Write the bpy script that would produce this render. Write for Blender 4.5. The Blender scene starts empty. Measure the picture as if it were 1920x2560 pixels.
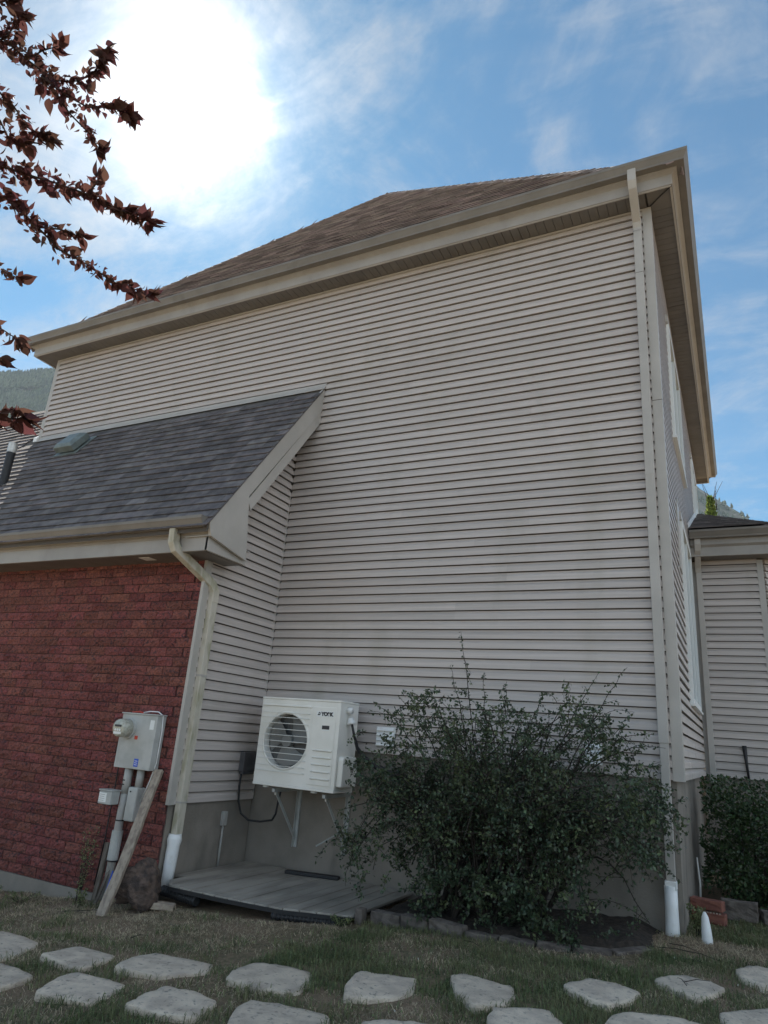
import bpy, bmesh, math, random
from mathutils import Vector, Matrix, noise as mnoise
random.seed(7)
PI = math.pi
sc = bpy.context.scene
col = sc.collection

# ------------------------------------------------------------ camera, sky, sun, exposure
cam_d = bpy.data.cameras.new('camera'); cam = bpy.data.objects.new('camera', cam_d); col.objects.link(cam); sc.camera = cam
CAM = Vector((5.04098, -6.85585, 0.16481))
def rot(rx, ry, rz):
    return Matrix.Rotation(rz, 3, 'Z') @ Matrix.Rotation(ry, 3, 'Y') @ Matrix.Rotation(rx, 3, 'X')
CR = rot(math.radians(108.36384945), math.radians(-4.31766718), math.radians(26.52706312))
cam.matrix_world = Matrix.Translation(CAM) @ CR.to_4x4()
cam_d.sensor_fit = 'VERTICAL'; cam_d.sensor_height = 36.0; cam_d.sensor_width = 36.0
cam_d.lens = 1696.1885 / 2560 * 36
cam_d.clip_end = 6000; cam_d.clip_start = 0.05
sc.render.resolution_x = 768; sc.render.resolution_y = 1024

SUN = Vector((-0.53857, 0.44294, 0.71677)).normalized()
SKY_STRENGTH = 0.10
sun_d = bpy.data.lights.new('sun', 'SUN'); sun = bpy.data.objects.new('sun', sun_d); col.objects.link(sun)
sun_d.energy = 5.0; sun_d.angle = math.radians(0.53); sun_d.color = (1.0, 0.93, 0.82)
sun.rotation_euler = SUN.to_track_quat('Z', 'Y').to_euler()
sun.location = (0, 0, 40)

vs = sc.view_settings
vs.view_transform = 'Standard'; vs.look = 'None'; vs.gamma = 1.0; vs.use_curve_mapping = False; vs.exposure = 1.5

class NT:
    def __init__(s, tree): s.t = tree; s.n = tree.nodes; s.l = tree.links
    def node(s, typ, **kw):
        n = s.n.new(typ)
        for k, v in kw.items():
            if k.startswith('_'): setattr(n, k[1:], v)
        return n
    def put(s, sock, val):
        if isinstance(val, bpy.types.NodeSocket): s.l.new(val, sock)
        elif val is not None: sock.default_value = val
    def math(s, op, a, b=None, c=None, clamp=False):
        n = s.n.new('ShaderNodeMath'); n.operation = op; n.use_clamp = clamp
        s.put(n.inputs[0], a)
        if b is not None: s.put(n.inputs[1], b)
        if c is not None: s.put(n.inputs[2], c)
        return n.outputs[0]
    def vmath(s, op, a, b=None, out=0):
        n = s.n.new('ShaderNodeVectorMath'); n.operation = op
        s.put(n.inputs[0], a)
        if b is not None: s.put(n.inputs[1], b)
        return n.outputs[out]
    def mix(s, fac, a, b, mode='MIX'):
        n = s.n.new('ShaderNodeMix'); n.data_type = 'RGBA'; n.blend_type = mode
        s.put(n.inputs[0], fac); s.put(n.inputs[6], a); s.put(n.inputs[7], b)
        return n.outputs[2]
    def noise(s, vec, scale, detail=4, rough=0.55, dist=0.0):
        n = s.n.new('ShaderNodeTexNoise'); s.put(n.inputs['Vector'], vec)
        n.inputs['Scale'].default_value = scale; n.inputs['Detail'].default_value = detail
        n.inputs['Roughness'].default_value = rough; n.inputs['Distortion'].default_value = dist
        return n.outputs['Fac']
    def ramp(s, fac, lo, hi, a=0.0, b=1.0, smooth=True):
        n = s.n.new('ShaderNodeMapRange'); n.interpolation_type = 'SMOOTHSTEP' if smooth else 'LINEAR'
        s.put(n.inputs[0], fac); n.inputs[1].default_value = lo; n.inputs[2].default_value = hi
        n.inputs[3].default_value = a; n.inputs[4].default_value = b
        return n.outputs[0]
    def scale(s, vec, xyz):
        return s.vmath('MULTIPLY', vec, xyz)

world = bpy.data.worlds.new('World'); sc.world = world; world.use_nodes = True
wt = NT(world.node_tree); wt.n.clear()
sky = wt.n.new('ShaderNodeTexSky'); sky.sky_type = 'NISHITA'; sky.sun_disc = False
sky.sun_elevation = math.asin(SUN.z); sky.sun_rotation = math.atan2(SUN.x, SUN.y)
sky.air_density = 1.0; sky.dust_density = 0.25; sky.ozone_density = 3.0; sky.altitude = 900
tc = wt.n.new('ShaderNodeTexCoord').outputs['Generated']
sep = wt.n.new('ShaderNodeSeparateXYZ'); wt.l.new(tc, sep.inputs[0])
zz = wt.math('ADD', wt.math('MAXIMUM', sep.outputs[2], 0.0), 0.32)
comb = wt.n.new('ShaderNodeCombineXYZ')
wt.l.new(wt.math('DIVIDE', sep.outputs[0], zz), comb.inputs[0]); wt.l.new(wt.math('DIVIDE', sep.outputs[1], zz), comb.inputs[1])
cp = comb.outputs[0]
ang = wt.math('ARCCOSINE', wt.math('MINIMUM', wt.vmath('DOT_PRODUCT', wt.vmath('NORMALIZE', tc), tuple(SUN), out=1), 0.99999))
n1 = wt.noise(cp, 2.6, 10, 0.66, 0.7); n2 = wt.noise(wt.scale(cp, (1.0, 2.2, 1.0)), 6.0, 7, 0.6, 0.8)
cl = wt.math('ADD', wt.math('MULTIPLY', n1, 0.72), wt.math('MULTIPLY', n2, 0.28))
near = wt.ramp(ang, 0.0, 0.40, 0.11, 0.0)
cl = wt.math('ADD', cl, near)
mask = wt.ramp(cl, 0.46, 0.72)
mask = wt.math('MULTIPLY', mask, 0.74)
bright = wt.math('ADD', wt.ramp(ang, 0.95, 1.6, 2.3, 24.0), wt.math('MULTIPLY', 2.2, wt.math('POWER', wt.ramp(ang, 0.0, 0.35, 1.0, 0.0, False), 2.0)))
cc = wt.n.new('ShaderNodeCombineXYZ')
wt.l.new(bright, cc.inputs[0]); wt.l.new(wt.math('MULTIPLY', bright, 1.0), cc.inputs[1]); wt.l.new(wt.math('MULTIPLY', bright, 1.0), cc.inputs[2])
skyc = wt.mix(1.0, sky.outputs[0], (0.19, 0.40, 0.435, 1), 'MULTIPLY')
skyout = wt.mix(mask, skyc, cc.outputs[0])
# forward scattering in thin cloud around the sun
gl = wt.math('MULTIPLY', 11.0, wt.math('POWER', wt.ramp(ang, 0.0, 0.52, 1.0, 0.0, False), 8.5))
gl = wt.math('MULTIPLY', gl, wt.ramp(cl, 0.45, 0.85, 0.45, 1.5))
gc = wt.n.new('ShaderNodeCombineXYZ')
for i in range(3): wt.l.new(gl, gc.inputs[i])
skyout = wt.mix(1.0, skyout, gc.outputs[0], 'ADD')
bg = wt.n.new('ShaderNodeBackground'); bg.inputs[1].default_value = SKY_STRENGTH
wt.l.new(skyout, bg.inputs[0]); wo = wt.n.new('ShaderNodeOutputWorld'); wt.l.new(bg.outputs[0], wo.inputs[0])

# ------------------------------------------------------------ materials
MATS = {}
def mat(name, c1, c2=None, scale=(4, 4, 4), mixr=(0.35, 0.65), rough=0.6, bump=0.0, bscale=(40, 40, 40), bdist=0.01,
        rnd=0.0, metal=0.0, c3=None, s3=(1, 1, 1), m3=(0.5, 0.8), spec=0.5, local=False, hue=0.0, trans=0.0, coat=0.0, detail=6, boct=5):
    m = bpy.data.materials.new(name); m.use_nodes = True; MATS[name] = m
    t = NT(m.node_tree); b = t.n['Principled BSDF']
    if local: pos = t.n.new('ShaderNodeTexCoord').outputs['Object']
    else: pos = t.n.new('ShaderNodeNewGeometry').outputs['Position']
    c = (*c1, 1)
    if c2: c = t.mix(t.ramp(t.noise(t.scale(pos, scale), 1.0, detail), *mixr), c, (*c2, 1))
    if c3: c = t.mix(t.ramp(t.noise(t.scale(pos, s3), 1.0, 6), *m3), c, (*c3, 1))
    if rnd:
        r = t.math('FRACT', t.math('ADD', t.n.new('ShaderNodeObjectInfo').outputs['Random'], t.n.new('ShaderNodeNewGeometry').outputs['Random Per Island']))
        h = t.n.new('ShaderNodeHueSaturation'); t.put(h.inputs['Color'], c)
        t.put(h.inputs['Value'], t.ramp(r, 0, 1, 1 - rnd, 1 + rnd, False))
        if hue: t.put(h.inputs['Hue'], t.ramp(t.math('FRACT', t.math('MULTIPLY', r, 7.31)), 0, 1, 0.5 - hue, 0.5 + hue, False))
        c = h.outputs[0]
    t.put(b.inputs['Base Color'], c)
    b.inputs['Roughness'].default_value = rough; b.inputs['Metallic'].default_value = metal
    b.inputs['Specular IOR Level'].default_value = spec
    if coat: b.inputs['Coat Weight'].default_value = coat
    if bump:
        bn = t.n.new('ShaderNodeBump'); bn.inputs['Strength'].default_value = bump; bn.inputs['Distance'].default_value = bdist
        t.l.new(t.noise(t.scale(pos, bscale), 1.0, boct), bn.inputs['Height']); t.l.new(bn.outputs[0], b.inputs['Normal'])
    if trans:
        out = t.n['Material Output']; tr = t.n.new('ShaderNodeBsdfTranslucent'); t.put(tr.inputs[0], c)
        ms = t.n.new('ShaderNodeMixShader'); ms.inputs[0].default_value = trans
        t.l.new(b.outputs[0], ms.inputs[1]); t.l.new(tr.outputs[0], ms.inputs[2]); t.l.new(ms.outputs[0], out.inputs[0])
    return m

M = dict(
 siding=mat('vinyl_siding', (0.55, 0.495, 0.46), (0.47, 0.425, 0.395), (0.8, 0.8, 38), (0.3, 0.7), 0.40, 0.3, (3, 3, 160), 0.004, rnd=0.065,
            c3=(0.43, 0.39, 0.345), s3=(2.2, 2.2, 0.55), m3=(0.50, 0.80)),
 trim=mat('painted_aluminium_trim', (0.46, 0.435, 0.40), (0.41, 0.388, 0.355), (2, 2, 2), rough=0.45, bump=0.05, bscale=(60, 60, 60), c3=(0.37, 0.335, 0.28), s3=(5, 5, 1.2), m3=(0.58, 0.9)),
 trim_dirty=mat('mossy_downspout_paint', (0.55, 0.51, 0.43), (0.36, 0.34, 0.24), (14, 14, 4), (0.42, 0.7), rough=0.6, bump=0.15, bscale=(90, 90, 90)),
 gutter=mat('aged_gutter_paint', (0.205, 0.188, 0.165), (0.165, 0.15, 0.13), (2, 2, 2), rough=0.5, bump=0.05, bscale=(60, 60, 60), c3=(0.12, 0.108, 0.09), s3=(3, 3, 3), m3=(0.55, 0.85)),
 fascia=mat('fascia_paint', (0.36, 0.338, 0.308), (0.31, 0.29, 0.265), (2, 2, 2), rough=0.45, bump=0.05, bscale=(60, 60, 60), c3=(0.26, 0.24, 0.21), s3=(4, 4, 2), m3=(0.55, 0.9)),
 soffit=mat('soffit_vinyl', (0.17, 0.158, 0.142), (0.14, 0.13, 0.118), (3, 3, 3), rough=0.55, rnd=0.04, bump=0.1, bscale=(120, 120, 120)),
 sheath=mat('wall_sheathing', (0.10, 0.09, 0.08), rough=0.9),
 found=mat('parged_concrete_foundation', (0.27, 0.24, 0.205), (0.215, 0.19, 0.16), (2.2, 2.2, 2.2), rough=0.9, bump=0.35, bscale=(55, 55, 55), c3=(0.15, 0.133, 0.112), s3=(3, 3, 1.4), m3=(0.50, 0.80)),
 mortar=mat('red_tinted_mortar', (0.085, 0.040, 0.038), (0.06, 0.030, 0.030), (30, 30, 30), rough=0.95, bump=0.5, bscale=(120, 120, 120)),
 brick=mat('split_face_brick', (0.245, 0.083, 0.068), (0.150, 0.056, 0.050), (42, 42, 50), (0.38, 0.62), 0.85, 0.9, (38, 38, 52), 0.022, rnd=0.20, hue=0.010,
           c3=(0.07, 0.040, 0.044), s3=(34, 34, 46), m3=(0.52, 0.66), spec=0.25, boct=8),
 shingle=mat('asphalt_shingle_granules', (0.165, 0.148, 0.145), (0.105, 0.095, 0.097), (7, 7, 7), (0.35, 0.65), 0.92, 0.5, (160, 160, 160), 0.004, rnd=0.30, hue=0.03,
             c3=(0.21, 0.195, 0.20), s3=(1.4, 1.4, 1.4), m3=(0.58, 0.85), spec=0.3),
 shingle_main=mat('weathered_shingle_granules', (0.34, 0.28, 0.262), (0.215, 0.182, 0.175), (3, 3, 3), (0.35, 0.65), 0.92, 0.5, (160, 160, 160), 0.004, rnd=0.16, hue=0.03, spec=0.3),
 flash=mat('galvanised_flashing', (0.62, 0.60, 0.56), (0.45, 0.43, 0.40), (12, 12, 12), rough=0.4, metal=0.5),
 white_metal=mat('white_enamel', (0.82, 0.81, 0.76), (0.75, 0.74, 0.68), (3, 3, 3), rough=0.35, bump=0.03, bscale=(90, 90, 90), c3=(0.58, 0.57, 0.50), s3=(4, 4, 4), m3=(0.62, 0.9)),
 white_plastic=mat('white_pvc', (0.80, 0.81, 0.80), (0.66, 0.66, 0.62), (9, 9, 9), (0.5, 0.8), rough=0.35, bump=0.1, bscale=(40, 40, 40)),
 win_white=mat('window_vinyl', (0.78, 0.80, 0.78), rough=0.4),
 grey_metal=mat('grey_painted_steel', (0.47, 0.48, 0.46), (0.38, 0.39, 0.37), (5, 5, 5), rough=0.5, bump=0.08, bscale=(60, 60, 60), c3=(0.27, 0.26, 0.24), s3=(9, 9, 3), m3=(0.6, 0.9)),
 conduit=mat('grey_conduit', (0.44, 0.44, 0.41), (0.34, 0.33, 0.31), (14, 14, 5), rough=0.55),
 dark_box=mat('dark_grey_plastic', (0.10, 0.10, 0.105), (0.075, 0.075, 0.08), (9, 9, 9), rough=0.5),
 black=mat('black_rubber', (0.018, 0.018, 0.02), rough=0.55),
 blade=mat('fan_blade_grey', (0.16, 0.165, 0.16), rough=0.45),
 coil=mat('condenser_fins', (0.10, 0.105, 0.10), (0.05, 0.05, 0.055), (300, 2, 2), rough=0.5, metal=0.3),
 wire=mat('grille_wire', (0.72, 0.72, 0.68), rough=0.4),
 logo=mat('logo_black', (0.03, 0.03, 0.035), rough=0.5),
 blue=mat('blue_label', (0.03, 0.10, 0.55), rough=0.5),
 red=mat('red_seal', (0.55, 0.07, 0.04), rough=0.5),
 wood=mat('weathered_board', (0.36, 0.30, 0.235), (0.22, 0.175, 0.14), (30, 30, 5), (0.38, 0.66), 0.85, 0.4, (90, 90, 9), 0.004),
 wood_dark=mat('old_stake_wood', (0.17, 0.145, 0.12), (0.09, 0.075, 0.06), (30, 30, 5), rough=0.9, bump=0.4, bscale=(90, 90, 12)),
 deck=mat('grey_deck_plank', (0.36, 0.33, 0.285), (0.23, 0.21, 0.18), (5, 1.6, 5), (0.38, 0.66), 0.55, 0.2, (60, 6, 60), 0.003, rnd=0.07, c3=(0.15, 0.16, 0.14), s3=(4, 4, 4), m3=(0.58, 0.82)),
 rock=mat('brown_lava_rock', (0.13, 0.09, 0.07), (0.055, 0.04, 0.034), (12, 12, 16), (0.4, 0.64), 0.95, 0.9, (26, 26, 40), 0.03),
 paver=mat('rough_stepping_stone', (0.66, 0.56, 0.44), (0.48, 0.40, 0.32), (9, 9, 9), (0.35, 0.7), 0.95, 0.9, (70, 70, 70), 0.012, rnd=0.08, c3=(0.22, 0.20, 0.175), s3=(30, 30, 30), m3=(0.55, 0.75)),
 block=mat('old_concrete_edging', (0.16, 0.135, 0.115), (0.085, 0.07, 0.06), (14, 14, 14), rough=0.95, bump=0.6, bscale=(60, 60, 60), rnd=0.12),
 redclay=mat('hollow_red_brick', (0.24, 0.095, 0.065), (0.16, 0.06, 0.045), (20, 20, 20), rough=0.85, bump=0.3, bscale=(80, 80, 80), rnd=0.1),
 tanbrick=mat('pale_brick', (0.42, 0.35, 0.27), (0.30, 0.24, 0.19), (20, 20, 20), rough=0.9, bump=0.4, bscale=(70, 70, 70)),
 soil=mat('garden_soil', (0.05, 0.037, 0.028), (0.022, 0.017, 0.013), (20, 20, 20), rough=1.0, bump=0.8, bscale=(60, 60, 60), bdist=0.02),
 leaf_shrub=mat('shrub_leaf', (0.052, 0.080, 0.042), (0.14, 0.175, 0.08), (4, 4, 4), (0.45, 0.72), 0.4, rnd=0.5, hue=0.03, trans=0.25),
 leaf_hedge=mat('hedge_leaf', (0.035, 0.065, 0.022), (0.065, 0.10, 0.03), (7, 7, 7), (0.5, 0.8), 0.5, rnd=0.5, hue=0.03, trans=0.2),
 leaf_thuja=mat('conifer_foliage', (0.10, 0.17, 0.035), (0.16, 0.21, 0.05), (3, 3, 3), rough=0.6, rnd=0.4, hue=0.02, trans=0.35),
 leaf_plum=mat('purple_plum_leaf', (0.075, 0.030, 0.028), (0.060, 0.034, 0.026), (9, 9, 9), (0.4, 0.7), 0.65, rnd=0.4, hue=0.025, trans=0.42, spec=0.2),
 bark=mat('dark_bark', (0.05, 0.036, 0.03), (0.028, 0.02, 0.018), (30, 30, 30), rough=0.9, bump=0.5, bscale=(60, 60, 20)),
 stem=mat('shrub_stem', (0.045, 0.036, 0.028), (0.025, 0.02, 0.016), (40, 40, 40), rough=0.9),
 grass=mat('green_grass', (0.115, 0.15, 0.06), (0.19, 0.20, 0.095), (2.5, 2.5, 2.5), rough=0.6, rnd=0.5, hue=0.03, trans=0.25),
 straw=mat('dry_grass', (0.52, 0.44, 0.30), (0.34, 0.28, 0.19), (6, 6, 6), rough=0.8, rnd=0.45, trans=0.2),
 weed=mat('weed_leaf', (0.15, 0.19, 0.075), (0.22, 0.24, 0.11), (9, 9, 9), rough=0.55, rnd=0.35, hue=0.02, trans=0.3),
 flower=mat('fallen_petal', (0.75, 0.74, 0.68), rough=0.6),
 glassw=mat('window_glass', (0.10, 0.13, 0.14), rough=0.04, spec=0.9, coat=0.6),
 hill=mat('mountain_slope', (0.15, 0.125, 0.085), (0.05, 0.062, 0.035), (0.02, 0.02, 0.02), (0.42, 0.58), 0.95, c3=(0.24, 0.205, 0.165), s3=(0.045, 0.045, 0.045), m3=(0.60, 0.72)),
 wood_far=mat('distant_wood', (0.045, 0.062, 0.035), (0.075, 0.09, 0.045), (0.03, 0.03, 0.03), rough=0.9, rnd=0.4),
 wood_pale=mat('distant_broadleaf', (0.13, 0.16, 0.06), (0.09, 0.125, 0.05), (0.05, 0.05, 0.05), rough=0.9, rnd=0.35, trans=0.3),
 ventgrey=mat('roof_vent_paint', (0.20, 0.24, 0.235), (0.15, 0.18, 0.175), (8, 8, 8), rough=0.5, metal=0.2),
)

# ground material
def ground_mat():
    m = bpy.data.materials.new('dry_lawn_ground'); m.use_nodes = True
    t = NT(m.node_tree); b = t.n['Principled BSDF']; pos = t.n.new('ShaderNodeNewGeometry').outputs['Position']
    f1 = t.ramp(t.noise(pos, 1.7, 6), 0.42, 0.6); f2 = t.ramp(t.noise(pos, 24, 6), 0.35, 0.68); f3 = t.ramp(t.noise(pos, 90, 4), 0.45, 0.72)
    c = t.mix(f1, (0.26, 0.19, 0.135, 1), (0.14, 0.125, 0.075, 1))
    c = t.mix(f2, c, (0.26, 0.195, 0.13, 1)); c = t.mix(t.math('MULTIPLY', f3, 0.5), c, (0.04, 0.03, 0.023, 1))
    # unseen dry grass behind the camera, made paler to bounce sunlight onto the walls
    sp = t.n.new('ShaderNodeSeparateXYZ'); t.l.new(pos, sp.inputs[0])
    far = t.ramp(t.math('ADD', sp.outputs[1], t.math('MULTIPLY', t.noise(pos, .35, 4), 3.0)), -8.0, -11.0)
    c = t.mix(far, c, t.mix(t.noise(pos, .8, 6), (0.29, 0.255, 0.20, 1), (0.22, 0.195, 0.15, 1)))
    t.put(b.inputs['Base Color'], c); b.inputs['Roughness'].default_value = 1.0; b.inputs['Specular IOR Level'].default_value = 0.15
    bn = t.n.new('ShaderNodeBump'); bn.inputs['Strength'].default_value = 0.9; bn.inputs['Distance'].default_value = 0.02
    t.l.new(t.noise(pos, 55, 7), bn.inputs['Height']); t.l.new(bn.outputs[0], b.inputs['Normal'])
    return m
M['ground'] = ground_mat()

# ------------------------------------------------------------ mesh helpers
WLOC = {}
def wl(o): return WLOC.get(o.name, Vector((0, 0, 0))) if o else Vector((0, 0, 0))
def tag(o, label=None, cat=None, group=None, kind=None):
    if label: o['label'] = label
    if cat: o['category'] = cat
    if group: o['group'] = group
    if kind: o['kind'] = kind
    return o
def thing(name, loc, label, cat, group=None):
    o = bpy.data.objects.new(name, None); col.objects.link(o); o.location = loc; o.empty_display_size = 0.1
    WLOC[o.name] = Vector(loc); return tag(o, label, cat, group)
def link(name, me, parent=None, loc=(0, 0, 0), R=None):
    """place an object at a WORLD location under an unrotated parent"""
    o = bpy.data.objects.new(name, me); col.objects.link(o)
    o.location = Vector(loc) - wl(parent)
    if R is not None: o.rotation_euler = R
    if parent: o.parent = parent
    WLOC[o.name] = Vector(loc)
    return o
class MB:
    def __init__(s): s.v = []; s.f = []
    def add(s, vs_, fs_):
        k = len(s.v); s.v += [tuple(v) for v in vs_]; s.f += [tuple(i + k for i in f) for f in fs_]; return s
    def box(s, x0, x1, y0, y1, z0, z1, mtx=None):
        vs_ = [Vector(p) for p in ((x0, y0, z0), (x1, y0, z0), (x1, y1, z0), (x0, y1, z0), (x0, y0, z1), (x1, y0, z1), (x1, y1, z1), (x0, y1, z1))]
        if mtx: vs_ = [mtx @ v for v in vs_]
        return s.add(vs_, [(0, 3, 2, 1), (4, 5, 6, 7), (0, 1, 5, 4), (1, 2, 6, 5), (2, 3, 7, 6), (3, 0, 4, 7)])
    def prism(s, poly, fn, a, b):
        """extrude 2-D polygon with fn(u, v, w) -> xyz from w=a to w=b"""
        n = len(poly)
        vs_ = [fn(u, v, a) for u, v in poly] + [fn(u, v, b) for u, v in poly]
        return s.add(vs_, [tuple(range(n - 1, -1, -1)), tuple(range(n, 2 * n))] + [(i, (i + 1) % n, n + (i + 1) % n, n + i) for i in range(n)])
    def tube(s, pts, r, n=8, sec=None, ref=None, caps=True):
        """sweep a round (or given 2-D) section along points; r number or list"""
        pts = [Vector(p) for p in pts]; rr = r if isinstance(r, (list, tuple)) else [r] * len(pts)
        sec2 = sec or [(math.cos(2 * PI * i / n), math.sin(2 * PI * i / n)) for i in range(n)]
        m = len(sec2); vs_ = []; prev = None
        for i, p in enumerate(pts):
            d0 = (pts[i] - pts[i - 1]).normalized() if i else None
            d1 = (pts[i + 1] - pts[i]).normalized() if i < len(pts) - 1 else None
            d = ((d0 or d1) + (d1 or d0)); d = d.normalized() if d.length > 1e-6 else (d0 or d1)
            rf = Vector(ref) if ref else (prev if prev else (Vector((1, 0, 0)) if abs(d.x) < 0.8 else Vector((0, 1, 0))))
            u = (rf - d * rf.dot(d)).normalized(); w = d.cross(u); prev = u
            k = 1.0
            if d0 and d1: k = 1.0 / max(0.5, d.dot(d0))
            for a, b in sec2: vs_.append(p + u * a * rr[i] + w * b * rr[i] * (k if sec else 1))
        fs_ = []
        for i in range(len(pts) - 1):
            for j in range(m):
                fs_.append((i * m + j, i * m + (j + 1) % m, (i + 1) * m + (j + 1) % m, (i + 1) * m + j))
        if caps: fs_ += [tuple(range(m - 1, -1, -1)), tuple((len(pts) - 1) * m + j for j in range(m))]
        return s.add(vs_, fs_)
    def sweep(s, prof, path, closed=False):
        """prof: (outward, z) closed polygon; path: xy points clockwise-inward so that outward = right-hand side"""
        n = len(path); m = len(prof); vs_ = []
        P = [Vector((p[0], p[1])) for p in path]
        for i in range(n):
            a = (P[i] - P[i - 1]).normalized() if (i or closed) else None
            b = (P[(i + 1) % n] - P[i]).normalized() if (i < n - 1 or closed) else None
            na = Vector((a.y, -a.x)) if a else None; nb = Vector((b.y, -b.x)) if b else None
            if na and nb: nn = (na + nb).normalized(); nn = nn / nn.dot(na)
            else: nn = na or nb
            for o_, z in prof: vs_.append((P[i].x + nn.x * o_, P[i].y + nn.y * o_, z))
        fs_ = []
        for i in range(n if closed else n - 1):
            k = (i + 1) % n
            for j in range(m): fs_.append((i * m + j, i * m + (j + 1) % m, k * m + (j + 1) % m, k * m + j))
        if not closed: fs_ += [tuple(range(m - 1, -1, -1)), tuple((n - 1) * m + j for j in range(m))]
        return s.add(vs_, fs_)
    def mesh(s, name, m, center=True, smooth=False):
        c = Vector((0, 0, 0))
        if center and s.v:
            mn = [min(v[i] for v in s.v) for i in range(3)]; mx = [max(v[i] for v in s.v) for i in range(3)]
            c = Vector([(mn[i] + mx[i]) / 2 for i in range(3)])
        me = bpy.data.meshes.new(name)
        me.from_pydata([(v[0] - c.x, v[1] - c.y, v[2] - c.z) for v in s.v], [], s.f)
        me.materials.append(m)
        if smooth: me.polygons.foreach_set('use_smooth', [True] * len(me.polygons))
        me.update(); return me, c
    def build(s, name, m, parent=None, bevel=0, smooth=False, fix=True, kind=None, label=None, seg=2):
        me, c = s.mesh(name, m, smooth=smooth)
        if fix:
            bm = bmesh.new(); bm.from_mesh(me); bmesh.ops.recalc_face_normals(bm, faces=bm.faces); bm.to_mesh(me); bm.free()
        o = link(name, me, parent, c)
        if bevel:
            b = o.modifiers.new('bevel', 'BEVEL'); b.width = bevel; b.segments = seg; b.limit_method = 'ANGLE'
        if kind: o['kind'] = kind
        if label: o['label'] = label
        return o
def uni(a, b): return random.uniform(a, b)
def lerp(a, b, t): return a + (b - a) * t
def interp(x, xs, ys):
    if x <= xs[0]: return ys[0]
    for i in range(len(xs) - 1):
        if x <= xs[i + 1]: return lerp(ys[i], ys[i + 1], (x - xs[i]) / (xs[i + 1] - xs[i]))
    return ys[-1]
def g(x, y):
    return interp(x, [-4, -2.5, -1.2, 0, .5, 2, 4, 6], [-1.78, -1.70, -1.61, -1.46, -1.41, -1.32, -1.20, -1.17]) - .02 * min(8, max(0, -y - 1.5))
def gn(x, y):
    return g(x, y) + 0.018 * mnoise.noise((x * 2.1, y * 2.1, 0)) + 0.008 * mnoise.noise((x * 9, y * 9, 3)) + 0.003 * mnoise.noise((x * 31, y * 31, 5))
def inpoly(x, y, P):
    c = False; j = len(P) - 1
    for i in range(len(P)):
        if (P[i][1] > y) != (P[j][1] > y) and x < (P[j][0] - P[i][0]) * (y - P[i][1]) / (P[j][1] - P[i][1]) + P[i][0]: c = not c
        j = i
    return c

# ------------------------------------------------------------ ground
def axis(lo, hi, step, far):
    a = [lo + i * step for i in range(int((hi - lo) / step) + 1)]
    s = step; x = a[0]; left = []
    while x > -far: s *= 1.45; x -= s; left.append(x)
    s = step; x = a[-1]; right = []
    while x < far: s *= 1.45; x += s; right.append(x)
    return left[::-1] + a + right
gx = axis(-4.0, 7.0, 0.045, 2500); gy = axis(-5.2, 1.2, 0.045, 2500)
gb = MB(); nx = len(gx)
gb.v = [(x, y, gn(x, y) if -30 < x < 30 and -30 < y < 30 else g(x, y)) for y in gy for x in gx]
gb.f = [(j * nx + i, j * nx + i + 1, (j + 1) * nx + i + 1, (j + 1) * nx + i) for j in range(len(gy) - 1) for i in range(nx - 1)]
me, c = gb.mesh('ground', M['ground'], center=False, smooth=True)
tag(link('ground', me), kind='structure')

# ------------------------------------------------------------ mountain range
AZ = [-180, -140, -110, -90, -75, -67.4, -60.7, -57.3, -50, -30, -10, -2.8, -1.8, -.3, 1.3, 3, 6, 9.3, 25, 60, 110, 180]
TN = [.06, .07, .10, .16, .27, .349, .431, .459, .50, .52, .46, .415, .379, .356, .333, .304, .256, .212, .12, .07, .06, .06]
def mtn(azd, r):
    t = interp(azd, AZ, TN); a = math.radians(azd); x = math.sin(a) * r; y = math.cos(a) * r
    R1 = 950; u = (r - 260) / (R1 - 260)
    h = t * R1 * (max(0, u) ** 1.25 if u < 1 else 1 - 0.5 * (u - 1))
    amp = 20 * max(0, min(1, u)) * (0.15 if u > 0.93 and u < 1.07 else 1) * (t / .4)
    h += amp * (mnoise.noise((x * .006, y * .006, 1)) + .5 * mnoise.noise((x * .015, y * .015, 2)) + .25 * mnoise.noise((x * .04, y * .04, 2)))
    h = min(h, t * 1.0 * r + 2) if u > 0 else h
    return (x + 5, y - 7, -2 + h)
mb = MB(); azs = []
a = -180.0
while a < 180.01:
    azs.append(a); a += 0.5 if (-70 < a < -48 or -6 < a < 12) else 3.0
rs = [240 + i * 20 for i in range(50)]
mb.v = [mtn(a, r) for a in azs for r in rs]; m_ = len(rs)
mb.f = [(i * m_ + j, i * m_ + j + 1, (i + 1) * m_ + j + 1, (i + 1) * m_ + j) for i in range(len(azs) - 1) for j in range(m_ - 1)]
me, c = mb.mesh('mountain', M['hill'], center=False, smooth=True); tag(link('mountain', me), kind='structure')
wb = MB(); wp = MB()
def conifer(b, p, h, r):
    n = 5; x, y, z = p; vs_ = []; a0 = uni(0, 6)
    for k, (zz_, rr_) in enumerate(((0.0, .55), (0.12, 1.0), (.55, .55))):
        for i in range(n): a = a0 + k * .5 + 2 * PI * i / n; q = uni(.75, 1.2) * rr_ * r; vs_.append((x + math.cos(a) * q, y + math.sin(a) * q, z + zz_ * h))
    vs_.append((x, y, z + h)); fs_ = []
    for k in range(2):
        for i in range(n): fs_.append((k * n + i, k * n + (i + 1) % n, (k + 1) * n + (i + 1) % n, (k + 1) * n + i))
    fs_ += [(2 * n + i, 2 * n + (i + 1) % n, 3 * n) for i in range(n)]
    b.add(vs_, fs_)
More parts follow.
